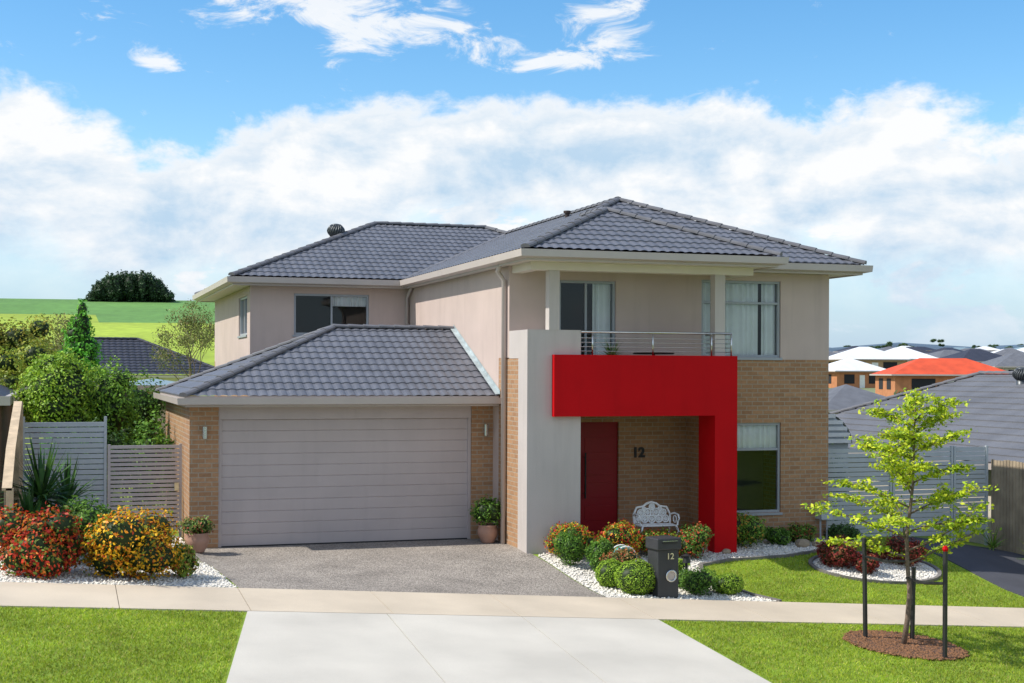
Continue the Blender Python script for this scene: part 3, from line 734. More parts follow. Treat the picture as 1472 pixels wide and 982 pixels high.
while y<27.1:
    zt=interp(y,[21.6,23.2,27.1],[1.45,1.95,2.6]); m.box(-.77,-.75,y,y+.095,.15,zt); y+=.102
m.build('palings',MT['wood'],(-.75,24.5,.3),pf_)
for y in (21.6,24.4,27.0):
    zt=interp(y,[21.6,23.2,27.1],[1.5,2.0,2.65]); m=MB(); m.box(-.745,-.64,y,y+.1,.0,zt); m.build('post',MT['wood2'],(-.7,y,.3),pf_)
m=MB(); 
a=[(21.6,1.47),(23.2,1.97),(27.1,2.62)]
for (ya,za),(yb,zb) in zip(a[:-1],a[1:]):
    k=len(m.v); m.v+=[(-.80,ya,za),(-.66,ya,za),(-.66,yb,zb),(-.80,yb,zb),(-.80,ya,za+.04),(-.66,ya,za+.04),(-.66,yb,zb+.04),(-.80,yb,zb+.04)]
    for f in [(0,3,2,1),(4,5,6,7),(0,1,5,4),(1,2,6,5),(2,3,7,6),(3,0,4,7)]: m.f.append(tuple(k+t for t in f)); m.m.append(0)
m.build('rail',MT['wood2'],(-.7,24,2),pf_)
pf2=empty('paling_fence.001',(19.1,23,0)); tag(pf2,'grey brown timber paling fence beside the asphalt driveway','fence','paling fences')
m=MB(); y=20.4
while y<25.3: m.box(19.1,19.12,y,y+.088,-.7,1.38+.03*random.random()); y+=.103
m.build('palings',MT['wood'],(19.1,23,0),pf2)
m=MB(); m.box(19.125,19.16,20.4,25.3,1.1,1.17); m.build('rail',MT['wood'],(19.1,23,1.4),pf2)

# ------------------------------------------------------------------ garden objects
def potted(x,y,label,pal,r=.18,h=.32,pw=.55,ph=.45,group='pots'):
    z=G(x,y)+.02
    e=tag(empty('potted_plant',(x,y,z)),label,'potted plant',group)
    p=MB(); p.lathe((x,y,z),[(.001,0),(r*.6,0),(r*.62,.02),(r*.95,h*.45),(r,h*.7),(r*.85,h*.88),(r*.98,h),(r*.88,h),(r*.8,h*.9),(.001,h*.88)],24)
    p.build('pot',MT['pot'],(x,y,z),e,smooth=True)
    lb=[(x+math.cos(a)*pw*.2,y+math.sin(a)*pw*.2,z+h+ph*random.uniform(.3,.55),pw*.28,pw*.28,ph*.38) for a in [0,1.3,2.6,3.9,5.2]]
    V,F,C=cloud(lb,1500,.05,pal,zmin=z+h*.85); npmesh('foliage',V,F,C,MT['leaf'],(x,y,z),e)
green=[((.12,.26,.035),4),((.19,.35,.045),3),((.06,.15,.025),3)]
lime=[((.28,.45,.04),4),((.38,.54,.055),3),((.17,.31,.03),3)]
dgreen=[((.055,.12,.03),4),((.09,.18,.035),3),((.04,.08,.02),2)]
redp=[((.60,.05,.02),5),((.68,.20,.03),3),((.18,.26,.04),3.2),((.38,.03,.02),2)]
yelp=[((.82,.47,.015),6),((.78,.27,.02),3),((.22,.29,.035),2.6),((.45,.06,.02),.8)]
ryp=[((.60,.05,.03),3.2),((.78,.46,.035),2.6),((.18,.32,.035),4)]
redl=[((.30,.04,.035),5),((.18,.05,.03),3),((.36,.15,.07),2)]
potted(2.30,24.95,'brown ceramic pot with trailing red and green plant',[((.15,.26,.05),4),((.45,.13,.07),1.5),((.22,.28,.08),2)],r=.22,h=.34,pw=.60,ph=.32)
potted(7.72,25.2,'brown ceramic pot with bushy green plant by the garage door',green,r=.2,h=.34,pw=.68,ph=.58)
bush('flowering_shrub','round shrub with orange red and green leaves','shrub',-.26,21.15,1.38,1.06,redp,6200,.062,'flowering shrubs',k=9)
bush('flowering_shrub','round shrub covered in golden orange flowers','shrub',1.0,21.1,1.50,1.10,yelp,7200,.055,'flowering shrubs',k=9)
bush('shrub','dark green leafy shrub behind flowering shrubs','shrub',.42,22.7,1.05,1.15,green,3600,.065,'garden shrubs')
bush('shrub','loose yellow green shrub on white pebbles','shrub',1.74,21.3,.52,.60,[((.24,.36,.05),3),((.45,.42,.06),2),((.5,.16,.06),.6)],1900,.055,'garden shrubs',core=.5)
yp=[((.045,.13,.03),3),((.09,.20,.04),3),((.03,.07,.02),2)]
strap('yucca','spiky dark green yucca by the slat fence','plant',-.28,24.4,150,1.2,yp,.075,'yuccas',z=G(-.15,24.6)+.8,up=(-.5,1.4))
strap('yucca','spiky dark green yucca by the slat fence','plant',.12,25.2,90,1.05,yp,.075,'yuccas',z=G(0,25)+.65,up=(-.4,1.4))
strap('yucca','spiky dark green yucca by the slat fence','plant',-.45,23.6,90,.95,yp,.07,'yuccas',z=G(0,25)+.4,up=(-.3,1.4))
for (x,y,w,h,pal,nm,lab,lf_,kk) in [
  (8.72,23.35,.92,.70,ryp,'flowering_shrub','low shrub with red and yellow leaves at the column',.05,7),
  (9.68,23.45,1.0,.74,ryp,'flowering_shrub','low shrub with red and yellow leaves',.05,7),
  (8.46,22.75,.62,.70,green,'shrub','rounded green box shrub',.032,3),
  (8.84,22.3,.56,.66,green,'shrub','rounded green box shrub',.032,3),
  (8.98,21.8,.66,.58,[((.34,.20,.07),3),((.24,.24,.06),3),((.45,.10,.05),1.2)],'shrub','rounded bronze tinted shrub',.042,7),
  (8.62,21.25,.54,.48,lime,'shrub','clipped bright green ball shrub',.026,0),
  (8.86,20.74,.74,.58,lime,'shrub','clipped bright green ball shrub',.026,0),
  (10.02,20.85,.86,.50,green,'shrub','low green spreading shrub',.036,4),
  (10.60,20.95,.56,.36,lime,'shrub','clipped low green ball shrub',.028,0),
  (11.1,23.3,.72,.72,[((.16,.30,.05),4),((.55,.09,.04),1.8)],'shrub','green shrub with red tips by the red portico',.05,7),
  (12.5,24.15,1.08,.72,[((.16,.30,.04),5),((.6,.35,.06),.9)],'shrub','green shrub with orange tips beneath the window',.05,7),
  (13.35,24.3,.6,.36,green,'shrub','low green shrub at the brick wall',.05,7),
  (13.95,24.35,.6,.42,[((.17,.28,.04),4),((.4,.10,.05),1)],'shrub','low green shrub at the brick wall',.05,7),
  (14.95,24.5,.7,.4,dgreen,'shrub','low dark green shrub at the house corner',.05,7),
  (10.5,23.5,.85,.56,[((.22,.36,.04),3),((.6,.12,.04),1.6)],'shrub','low shrub with red tips in front of the porch',.05,7),
  (10.15,22.3,.7,.3,lime,'shrub','low green ground cover shrub',.04,7),
  (9.9,21.5,.6,.3,green,'shrub','low green ground cover shrub',.04,7),
  (13.75,22.65,.85,.60,redl,'shrub','dark red leafed shrub in the round bed',.05,7),
  (14.1,22.3,.50,.42,redl,'shrub','dark red leafed shrub in the round bed',.05,7),
  (15.25,22.75,.78,.58,redl,'shrub','dark red leafed shrub in the round bed',.05,7),
  (14.75,22.95,.42,.34,redl,'shrub','small dark red leafed shrub in the round bed',.05,7),
  ]:
    bush(nm,lab,'shrub',x,y,w,h,pal,int((1500+2600*w*h*1.8)*(1.7 if kk<4 else 1)),lf_,'garden shrubs' if nm=='shrub' else 'flowering shrubs',k=kk,**({} if kk==0 else dict(core=.74)))
strap('strappy_plant','strappy grass plant by the timber fence','plant',18.7,23.2,70,.85,[((.18,.34,.05),3),((.45,.5,.1),1)],.035,'strappy plants')
strap('strappy_plant','strappy grass plant by the timber fence','plant',18.6,24.6,50,.65,[((.18,.34,.05),3),((.45,.5,.1),1)],.03,'strappy plants')
bush('shrub','green shrub by the slat fence','shrub',15.4,25.75,.9,1.9,green,2200,.06,'garden shrubs')
for i,(x,y,r) in enumerate([(13.75,24.0,.16),(14.05,23.95,.12),(11.9,23.6,.1)]):
    q=MB(); v,f=sph((x,y,G(x,y)+r*.4),(r,r*.8,r*.6),8,6); q.v=[tuple(a) for a in v]; q.f=[tuple(int(t) for t in a) for a in f]; q.m=[0]*len(q.f)
    tag(q.build('garden_rock',MT['wood'],(x,y,G(x,y)),smooth=False),'tan garden rock on white pebbles','rock','garden rocks')
hx,hy=9.38,22.45; hz=G(hx,hy)
hs=MB(); pts=[]
for i in range(90):
    a=i*.35; pts.append((hx+.17*math.cos(a),hy+i*.0018,hz+.24+.17*math.sin(a)))
reel=tag(empty('hose_reel',(hx,hy,hz)),'small teal and white garden hose reel on pebbles','hose reel')
hs.tube(pts,.016,5); hs.build('hose',MT['teal'],(hx,hy,hz),reel,smooth=True)
q=MB(); q.ring((hx,hy-.03,hz+.24),.2,.012,'y',20); q.ring((hx,hy+.2,hz+.24),.2,.012,'y',20); q.tube([(hx,hy-.04,hz+.24),(hx,hy+.21,hz+.24)],.05,10)
for yy in (hy-.03,hy+.2):
    q.tube([(hx-.15,yy,hz),(hx,yy,hz+.24),(hx+.15,yy,hz)],.012,6)
q.build('frame',MT['white'],(hx,hy,hz),reel)
gx_,gy_=10.2,21.7; gz=G(gx_,gy_)
gl=tag(empty('garden_light',(gx_,gy_,gz)),'small black bollard garden light','garden light')
q=MB(); q.tube([(gx_,gy_,gz),(gx_,gy_,gz+.35)],.025,8); q.build('post',MT['black'],(gx_,gy_,gz),gl)
q=MB(); q.lathe((gx_,gy_,gz+.35),[(.001,0),(.07,0),(.05,.1),(.09,.12),(.001,.16)],12); q.build('lamp_shade',MT['black'],(gx_,gy_,gz),gl)

LX,LY=9.27,20.60; LZ=G(LX,LY); an=math.radians(6)
lb=tag(empty('letterbox',(LX,LY,LZ)),'charcoal pillar letterbox with number 12 on pebbles','letterbox')
R2=lambda x,y:(LX+x*math.cos(an)-y*math.sin(an),LY+x*math.sin(an)+y*math.cos(an))
def lbx(name,items,mat,bev=.008):
    q=MB()
    for (cx,cy,cz,sx,sy,sz) in items:
        a,b=R2(cx,cy); q.obox((a,b,LZ+cz),(sx,sy,sz),an)
    return q.build(name,mat,(LX,LY,LZ),lb,bevel=bev)
lbx('pillar',[(0,0,.38,.38,.34,.80)],MT['char'])
lbx('lid',[(0,-.01,.875,.45,.40,.19)],MT['char'],.02)
lbx('slot',[(.0,-.215,.90,.28,.012,.028)],MT['black'],0)
lbx('slot_cover',[(0,-.216,.925,.28,.016,.012)],MT['steel'],0)
a,b=R2(.03,-.178)
text('house_number','12',.14,(a,b,LZ+.63),an,MT['gold'],lb,.004,.001)
q=MB(); q.ring((0,0,0),.085,.02,'y',24,6); q.xf(lambda x,y,z:(*R2(.05+x,-.176+y),LZ+.36+z)); q.build('newspaper_ring',MT['steel'],(LX,LY,LZ),lb,smooth=True)
q=MB(); q.tube([(.05,-.1725,.36),(.05,-.174,.36)],.08,20); q.xf(lambda x,y,z:(*R2(x,y),LZ+z)); q.build('newspaper_disc',MT['gutter'],(LX,LY,LZ),lb)

BX,BY,BZ=10.76,24.25,-.01; BS=.86
bn=tag(empty('garden_bench',(BX,BY,BZ)),'ornate white cast iron garden bench on the porch','bench')
q=MB(); 
for i in range(7): q.box(-.42,.42,-.2+i*.06,-.165+i*.06,.40,.42)
for i in range(9): q.box(-.42+i*.1,-.40+i*.1,-.2,.2,.395,.40)
q.ring((0,0,.41),.43,.016,'z',24,5,sx=1,sz=.5)
T=lambda x,y,z:(BX+x*BS,BY+y*BS,BZ+z*BS)
q.xf(T).build('seat',MT['white'],(BX,BY,BZ),bn)
q=MB(); arch=[(-.43,.2,.42),(-.44,.22,.62),(-.36,.24,.78),(-.2,.25,.80),(-.12,.25,.86),(0,.26,.89),(.12,.25,.86),(.2,.25,.80),(.36,.24,.78),(.44,.22,.62),(.43,.2,.42)]
q.tube(arch,.026,6)
for (x,z,r) in [(-.33,.52,.075),(-.17,.52,.075),(0,.52,.08),(.17,.52,.075),(.33,.52,.075),(-.27,.66,.07),(-.1,.67,.08),(.1,.67,.08),(.27,.66,.07),(0,.79,.06),(-.19,.74,.04),(.19,.74,.04)]:
    q.ring((x,.22,z),r,.02,'y',14,5); q.ring((x,.22,z),r*.45,.016,'y',10,5)
    q.tube([(x-r,.22,z),(x+r,.22,z)],.011,4); q.tube([(x,.22,z-r),(x,.22,z+r)],.011,4)
q.xf(T).build('backrest',MT['white'],(BX,BY,BZ),bn)
for s in (-1,1):
    q=MB(); q.tube([(s*.44,.2,.62),(s*.47,.05,.66),(s*.47,-.15,.64),(s*.46,-.22,.56),(s*.45,-.17,.48),(s*.43,-.2,.41)],.02,6); q.ring((s*.46,0,.53),.08,.013,'x',12,5)
    q.xf(T).build('armrest',MT['white'],(BX,BY,BZ),bn)
    for yy,k in ((-.2,-1),(.2,1)):
        q=MB(); q.tube([(s*.40,yy,.40),(s*.44,yy+k*.04,.28),(s*.37,yy,.12),(s*.43,yy+k*.05,0)],[.024,.02,.018,.024],6)
        q.xf(T).build('leg',MT['white'],(BX,BY,BZ),bn)

# ------------------------------------------------------------------ trees
def street_tree():
    z0=G(TX,TY); e=tag(empty('street_tree',(TX,TY,z0)),'young staked street tree with airy yellow green leaves','tree')
    m=MB(); H_=3.82
    ld=[Vector((TX+.03*math.sin(i*1.1)+.16*i/9,TY+.03*math.cos(i*1.7),z0+H_*.93*i/9)) for i in range(10)]
    m.tube(ld,[.036*(1-i/10)+.006 for i in range(10)],8)
    LP=[]
    def leafrun(a,b,n,sp):
        for _ in range(n):
            t=random.random(); p=a.lerp(b,t)+Vector((random.gauss(0,sp),random.gauss(0,sp),random.gauss(0,sp*.38)-.01)); LP.append(p)
    nb=25
    for i in range(nb):
        f=i/(nb-1); h=1.2+f*2.15; a=i*2.4+random.uniform(-.3,.3)
        l=(1.46-.95*f)*random.uniform(.72,1.12); el=random.uniform(.12,.45)+.35*f
        t=h/(H_*.93)*9; k=int(t); st=ld[min(k,8)].lerp(ld[min(k+1,9)],t-k)
        pts=[st]; d=Vector((math.cos(a)*math.cos(el),math.sin(a)*math.cos(el),math.sin(el)))
        for s in range(1,6):
            d=(d+Vector((random.gauss(0,.12),random.gauss(0,.12),random.gauss(-.05,.07)))).normalized(); pts.append(pts[-1]+d*l/5)
        m.tube(pts,[.015*(1-s/7)*(1.2-.5*f) for s in range(6)],5)
        for s in range(1,6):
            for _ in range(3 if s>1 else 1):
                aa=random.random()*6.28; dd=(d*.6+Vector((math.cos(aa),math.sin(aa),random.uniform(-.2,.3)))).normalized()
                q=pts[s]+dd*random.uniform(.12,.36); m.tube([pts[s],q],[.005,.002],4,caps=False)
                leafrun(pts[s],q,random.randint(18,42),.055)
    leafrun(ld[7],ld[9]+Vector((0,0,.18)),340,.085)
    m.build('trunk',MT['bark'],(TX,TY,z0),e,smooth=True)
    P=np.array([tuple(p) for p in LP]); N=unit(rng.normal(size=P.shape)*.65+np.array([-.25,0,1.]))
    V,F=leaves(P,N,.066,.58)
    C=pick([((.54,.64,.025),4),((.36,.50,.03),4),((.68,.72,.05),2),((.20,.34,.03),2)],len(P),.22)
    npmesh('crown',V,F,C,MT['leaf'],(TX,TY,z0),e)
street_tree()
stk=[(11.27,17.85,1.48),(11.80,16.65,1.55),(12.02,17.75,1.1)]
for i,(x,y,h) in enumerate(stk):
    z=G(x,y); e=tag(empty('tree_stake',(x,y,z)),'black timber stake supporting a young tree','stake','tree stakes')
    q=MB(); q.obox((x,y,z+h/2-.1),(.05,.05,h+.2),.3,.02*(i-1)); q.build('stake',MT['black'],(x,y,z),e,bevel=.004)
    if i<2:
        zz=z+h*.82-(0 if i==0 else .2); d=Vector((TX-x,TY-y,0)); s=Vector((d.y,-d.x,0)).normalized()*.03
        q=MB(); q.tube([(x,y,zz),(x+d.x*.5,y+d.y*.5,zz-.05),(TX+s.x,TY+s.y,zz-.03)],.022,6); q.build('tie',MT['black'],(x,y,z),e)
    if i==1:
        q=MB(); q.lathe((x,y,z+h),[(.03,-.03),(.045,.0),(.03,.04),(.001,.05)],8); q.build('cap',MT['red'],(x,y,z),e)
def tree(name,label,x,y,lobes,trunk,pal,n,leaf,group=None,core=.6,tr=.12,fill=.3,branches=6,cat='tree',aspect=.55):
    z=G(x,y); e=tag(empty(name,(x,y,z)),label,cat,group)
    m=MB(); m.tube([(x,y,z-.2),(x+.02*trunk,y,z+trunk*.5),(x,y,z+trunk)],[tr,tr*.8,tr*.5],8)
    for l in lobes[:branches]: m.tube([(x,y,z+trunk*.7),(x+l[0]*.5+.1,y+l[1]*.5,z+(trunk*.8+l[2])/2),(x+l[0],y+l[1],z+l[2])],[tr*.4,tr*.25,tr*.06],6)
    m.build('trunk',MT['bark'],(x,y,z),e,smooth=True)
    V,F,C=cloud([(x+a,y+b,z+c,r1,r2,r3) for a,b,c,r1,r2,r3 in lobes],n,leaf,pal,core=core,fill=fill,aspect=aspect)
    npmesh('crown',V,F,C,MT['leaf'],(x,y,z),e)
def rl_(n,w,zc,h,r,flat=1.): 
    return [(random.uniform(-w,w),random.uniform(-w,w),zc+random.uniform(-h,h),r*random.uniform(.7,1.2),r*random.uniform(.7,1.2),r*flat*random.uniform(.6,1.0)) for _ in range(n)]
tree('hedge_tree','round bright green garden tree behind the slat fence',0.0,30.2,[(0,0,2.5,.75,.75,.8)]+rl_(9,.5,2.45,.65,.42),1.6,lime,9500,.075,'garden trees',core=.7)
tree('hedge_tree','dense green garden tree behind the slat fence',.95,31.0,[(0,0,2.25,.62,.6,.95)]+rl_(9,.4,2.2,.8,.38),1.4,[((.20,.38,.04),4),((.28,.48,.05),3),((.12,.25,.03),3)],8500,.075,'garden trees',core=.7)
tree('hedge_tree','dense green garden tree beside the garage',1.65,32.4,[(0,0,1.95,.65,.6,1.05)]+rl_(9,.4,1.9,.8,.4),1.2,green,8000,.075,'garden trees',core=.7)
tree('hedge_tree','dark green bush behind the slat fence',.6,29.0,[(0,0,1.0,.9,.5,1.0)]+rl_(7,.5,1.1,.7,.35),.8,dgreen,4500,.08,'garden trees')
tree('hedge_tree','dark green bush beside the garage',1.75,29.2,[(0,0,1.1,.4,.6,1.1)]+rl_(6,.25,1.2,.8,.3),.8,green,4000,.08,'garden trees')
tree('garden_tree','olive and yellow leafed tree',-1.5,40,rl_(14,1.0,3.3,.9,.55),2.2,[((.36,.38,.06),3),((.48,.42,.07),2),((.2,.28,.05),3)],9000,.09,'garden trees')
tree('garden_tree','yellow green leafy tree',-.6,37,rl_(10,.8,2.5,.8,.5),1.8,[((.42,.45,.06),3),((.25,.36,.05),3)],7000,.09,'garden trees')
cl=[(.08*math.sin(i*2.3),.08*math.cos(i*3),.5+.36*i,1.12*(1-i/12.5)**.62+.02,1.12*(1-i/12.5)**.62+.02,.42) for i in range(13)]
tree('conifer','pointed bright green conifer',.6,45,cl,1.0,[((.13,.42,.04),4),((.20,.52,.05),3),((.06,.24,.03),2)],18000,.11,None,core=.78)
gum=[((.20,.22,.07),3),((.30,.26,.10),2),((.12,.15,.05),2)]
def gum_tree(label,x,y,h,w,n):
    z=G(x,y); e=tag(empty('gum_tree',(x,y,z)),label,'tree','gum trees')
    m=MB(); LP=[]
    def br(p,d,l,r,dep):
        q=p+d*l*.5+Vector((random.gauss(0,.06),random.gauss(0,.06),0))*l; t=p+d*l
        m.tube([p,q,t],[r,r*.8,r*.55],5,caps=False)
        if dep==0:
            for _ in range(n): LP.append(t+Vector((random.gauss(0,.26),random.gauss(0,.26),random.gauss(-.05,.15))))
            return
        for i in range(3):
            a=random.random()*6.28; sp=random.uniform(.35,.75)
            dd=(d+Vector((math.cos(a)*sp,math.sin(a)*sp,.12))).normalized(); br(t if i else q,dd,l*random.uniform(.55,.8),r*.55,dep-1)
    br(Vector((x,y,z-.2)),Vector((.04,0,1)),h*.40,.10,4)
    m.build('trunk',MT['bark'],(x,y,z),e,smooth=True)
    P=np.array([tuple(p) for p in LP]); P[:,0]=x+(P[:,0]-x)*w
    N=unit(rng.normal(size=P.shape)); V,F=leaves(P,N,.13,.35)
    npmesh('crown',V,F,pick(gum,len(P),.3),MT['leaf'],(x,y,z),e)
gum_tree('thin olive brown eucalypt with open crown',-.7,60,5.2,.85,60)
gum_tree('sparse olive eucalypt with open crown',6.1,70,7.6,.85,56)
gx0,gy0=13.5,292; 
lobes=[]
for i in range(34):
    t=i/33; x=-7.6+15.2*t; hh_=5.4*(1-abs(2*t-1)**4)*.9+.6+random.uniform(-.4,.4)
    lobes.append((gx0+x,gy0+random.uniform(-3,3),G(gx0+x,gy0)+hh_*.45,1.3,2,hh_*.55))
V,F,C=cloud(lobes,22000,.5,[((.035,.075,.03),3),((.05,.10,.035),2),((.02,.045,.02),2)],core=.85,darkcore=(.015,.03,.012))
gz_=G(gx0,gy0)
tag(npmesh('tree_grove',V,F,C,MT['leaf'],(gx0,gy0,gz_)),'dark dense grove of trees on the crest of a green hill','trees',kind='stuff')

# ------------------------------------------------------------------ other buildings
def simple_house(label,cx,cy,ang,w,d,h,mw,mr,zb=None,pitch=.42,ov=.5,group='houses in the suburb',front=True,name='house'):
    zb=G(cx,cy)-.3 if zb is None else zb
    e=tag(empty(name,(cx,cy,zb)),label,'house',group); ca,sa=math.cos(ang),math.sin(ang)
    fn=lambda x,y,z:(cx+x*ca-y*sa,cy+x*sa+y*ca,zb+z)
    q=MB(); q.box(-w/2,w/2,-d/2,d/2,-1,h); q.xf(fn).build('wall',mw,(cx,cy,zb),e)
    W2,D2=w/2+ov,d/2+ov; rn=min(W2,D2); rz=h+pitch*rn
    q=MB()
    if W2>=D2: A,B=(-(W2-D2),0,rz),((W2-D2)+.01,0,rz)
    else: A,B=(0,-(D2-W2),rz),(0,(D2-W2)+.01,rz)
    c=[(-W2,-D2,h),(W2,-D2,h),(W2,D2,h),(-W2,D2,h)]
    if W2>=D2: fs=[(c[0],c[1],B,A),(c[1],c[2],B),(c[2],c[3],A,B),(c[3],c[0],A)]
    else: fs=[(c[0],c[1],A),(c[1],c[2],B,A),(c[2],c[3],B),(c[3],c[0],A,B)]
    for f in fs: q.quad(*f)
    q.quad(*[(a,b,h-.02) for a,b,_ in c][::-1])
    ro=q.xf(fn).build('roof',mr,(cx,cy,zb),e)
    q=MB(); q.sweep([(a,b) for a,b,_ in c],[(-.02,h-.16),(.08,h-.16),(.08,h+.02),(-.02,h+.02)]); q.xf(fn).build('gutter',MT['gutter'],(cx,cy,zb),e)
    if front:
        for (a,b) in ((-w*.36,-w*.16),(w*.12,w*.34)):
            q=MB(); q.box(a,b,-d/2-.04,-d/2-.005,.9,2.2); q.xf(fn).build('window',MT['dark'],(cx,cy,zb),e)
        for (a,b) in ((-d*.3,-d*.1),(d*.1,d*.3)):
            q=MB(); q.box(-w/2-.04,-w/2-.005,a,b,.9,2.2); q.xf(fn).build('window',MT['dark'],(cx,cy,zb),e)
        q=MB(); q.box(-.06*w,.04*w,-d/2-.05,-d/2-.005,0,2.1); q.xf(fn).build('door',MT['white'],(cx,cy,zb),e)
    return e
# dark-roofed house on the left with real tile courses
dh=tag(empty('house',(3.7,111,-.2)),'house with dark blue grey tiled roof behind garden trees','house')
q=MB(); q.box(-4.3,11.7,105,117,-1.2,2.9); q.build('wall',MT['wallc'],(3.7,111,-.2),dh)
q=MB(); kw=dict(amp=.03,step=.06,cw=.45,cl=.5,pitch=.42)
x0,x1,y0,y1=-4.8,12.2,104.5,117.5; hd_=(y1-y0)/2
tile_face(q,[(x0,y0),(x1,y0),(x1-hd_,y0+hd_),(x0+hd_,y0+hd_)],Nn,y0,2.9,**kw)
tile_face(q,[(x1,y0),(x1,y1),(x1-hd_,y0+hd_)],Wd,-x1,2.9,**kw)
tile_face(q,[(x0,y0),(x0,y1),(x0+hd_,y0+hd_)],E,x0,2.9,**kw)
tile_face(q,[(x0,y1),(x1,y1),(x1-hd_,y0+hd_),(x0+hd_,y0+hd_)],Sd,-y1,2.9,**kw)
dro=q.build('roof',MT['roofd'],(3.7,111,2.9),dh)
q=MB()
for a,b in [((x0,y0,2.95),(x0+hd_,y0+hd_,2.95+.42*hd_)),((x1,y0,2.95),(x1-hd_,y0+hd_,2.95+.42*hd_)),((x0+hd_,y0+hd_,2.95+.42*hd_),(x1-hd_,y0+hd_,2.95+.42*hd_))]: ridge(q,a,b,.16,.6)
q.build('ridge_capping',MT['roofd'],(3.7,111,3),dro)
q=MB(); q.sweep([(x0,y0),(x1,y0),(x1,y1),(x0,y1)],[(-.02,2.72),(.1,2.72),(.1,2.88),(-.02,2.88)]); q.build('gutter',MT['gutter'],(3.7,111,2.8),dh)
simple_house('low shed with blue grey metal roof',2.6,42,0,2.4,2.5,2.7,MT['wallc'],MT['roofb'],zb=.1,pitch=.15,ov=.15,group=None,front=False,name='garden_shed')
simple_house('neighbouring house with dark roof beyond the timber fence',-6.1,33,0,10,8,2.5,MT['wallb'],MT['roofd'],zb=.2,group=None,ov=.1,front=False)
simple_house('brick house across the road',14,-16,math.pi,16,10,2.8,MT['wallt'],MT['roofd'],zb=-1.5,group='houses across the road')
simple_house('cream house across the road',-8,-18,math.pi,15,10,2.8,MT['wallc'],MT['roofg'],zb=-.6,group='houses across the road')
for (x,y,s) in [(4,-9,1.0),(20,-8,1.1),(27,-14,1.3)]:
    tree('street_tree','leafy street tree across the road',x,y,[(a*2.2*s,b*2.2*s,3.2*s+c*1.6*s,1.2*s,1.2*s,1.1*s) for a,b,c in [(0,0,.5),(.5,.2,0),(-.5,.1,.1),(.1,.5,0),(0,-.5,.2)]],2.6*s,dgreen,3500,.22,'street trees across the road',core=.8)
nb=tag(empty('house',(24.6,28,-1.3)),'neighbouring single-storey house with grey tiled hip roof','house')
nr=MB(); zN=1.25; pN=.41
kw=dict(amp=.004,step=.03,cl=.33,pitch=pN,cw=.33)
tile_face(nr,[(19.8,17.0),(24.6,21.8),(24.6,33.1),(19.8,37.9)],E,19.8,zN,**kw)
tile_face(nr,[(29.4,17.0),(24.6,21.8),(24.6,33.1),(29.4,37.9)],Wd,-29.4,zN,**kw)
tile_face(nr,[(19.8,37.9),(24.6,33.1),(29.4,37.9)],Sd,-37.9,zN,**kw)
tile_face(nr,[(19.8,17.0),(24.6,21.8),(29.4,17.0)],Nn,17.0,zN,**kw)
nro=nr.build('roof',MT['roofg'],(24.6,28,1.3),nb)
q=MB()
for a,b in [((19.8,37.9,zN),(24.6,33.1,zN+pN*4.8)),((24.6,33.1,zN+pN*4.8),(24.6,21.8,zN+pN*4.8)),((19.8,17,zN),(24.6,21.8,zN+pN*4.8)),((29.4,37.9,zN),(24.6,33.1,zN+pN*4.8))]:
    ridge(q,Vector(a)+Vector((0,0,.03)),Vector(b)+Vector((0,0,.03)))
q.build('ridge_capping',MT['cap'],(24.6,28,1.3),nro)
turbine(nro,24.0,30.6,zN+pN*4.2)
q=MB(); q.sweep([(19.8,17),(29.4,17),(29.4,37.9),(19.8,37.9)],[(-.02,1.1),(.1,1.1),(.1,1.23),(-.02,1.23)]); q.build('gutter',MT['gutter'],(24.6,28,1.1),nb)
q=MB(); q.box(20.3,28.9,17.5,37.4,-2.5,1.12); q.build('wall',MT['wallc'],(24.6,28,-1.3),nb)
ds=tag(empty('domed_shed',(17.0,29.6,-.3)),'small shed with rounded white ribbed roof behind the slat fence','shed')
SX,SR=16.5,1.02
q=MB(); q.box(SX-SR+.05,SX+SR-.05,28.4,31.0,-.6,1.6); n=14
for i in range(n):
    a0=math.pi*i/n;a1=math.pi*(i+1)/n
    q.quad((SX-.96*SR*math.cos(a0),28.33,1.6+.74*math.sin(a0)),(SX-.96*SR*math.cos(a1),28.33,1.6+.74*math.sin(a1)),(SX,28.33,1.6))
q.build('wall',MT['slat'],(17,29.6,-.3),ds)
q=MB()
for i in range(n):
    a0=math.pi*i/n;a1=math.pi*(i+1)/n
    P0=(SX-SR*math.cos(a0),1.6+.78*math.sin(a0)); P1=(SX-SR*math.cos(a1),1.6+.78*math.sin(a1))
    for j in range(12):
        y0=28.3+j*.235;y1=y0+.235
        q.quad((P0[0],y0,P0[1]),(P1[0],y0,P1[1]),(P1[0],y0+.19,P1[1]),(P0[0],y0+.19,P0[1]))
        q.quad((P0[0],y0+.19,P0[1]),(P1[0],y0+.19,P1[1]),(P1[0],y1,P1[1]-.03),(P0[0],y1,P0[1]-.03))
for k in range(5):
    z=1.62+k*.145; hw=.95*SR*math.sqrt(max(0,1-((z+.04-1.6)/.78)**2)); q.box(SX-hw,SX+hw,28.27,28.31,z,z+.09)
q.build('roof',MT['white'],(17,29.6,1.7),ds)
def pol(az,r): a=math.radians(az); return r*math.sin(a),r*math.cos(a)
R_=random.Random(11)
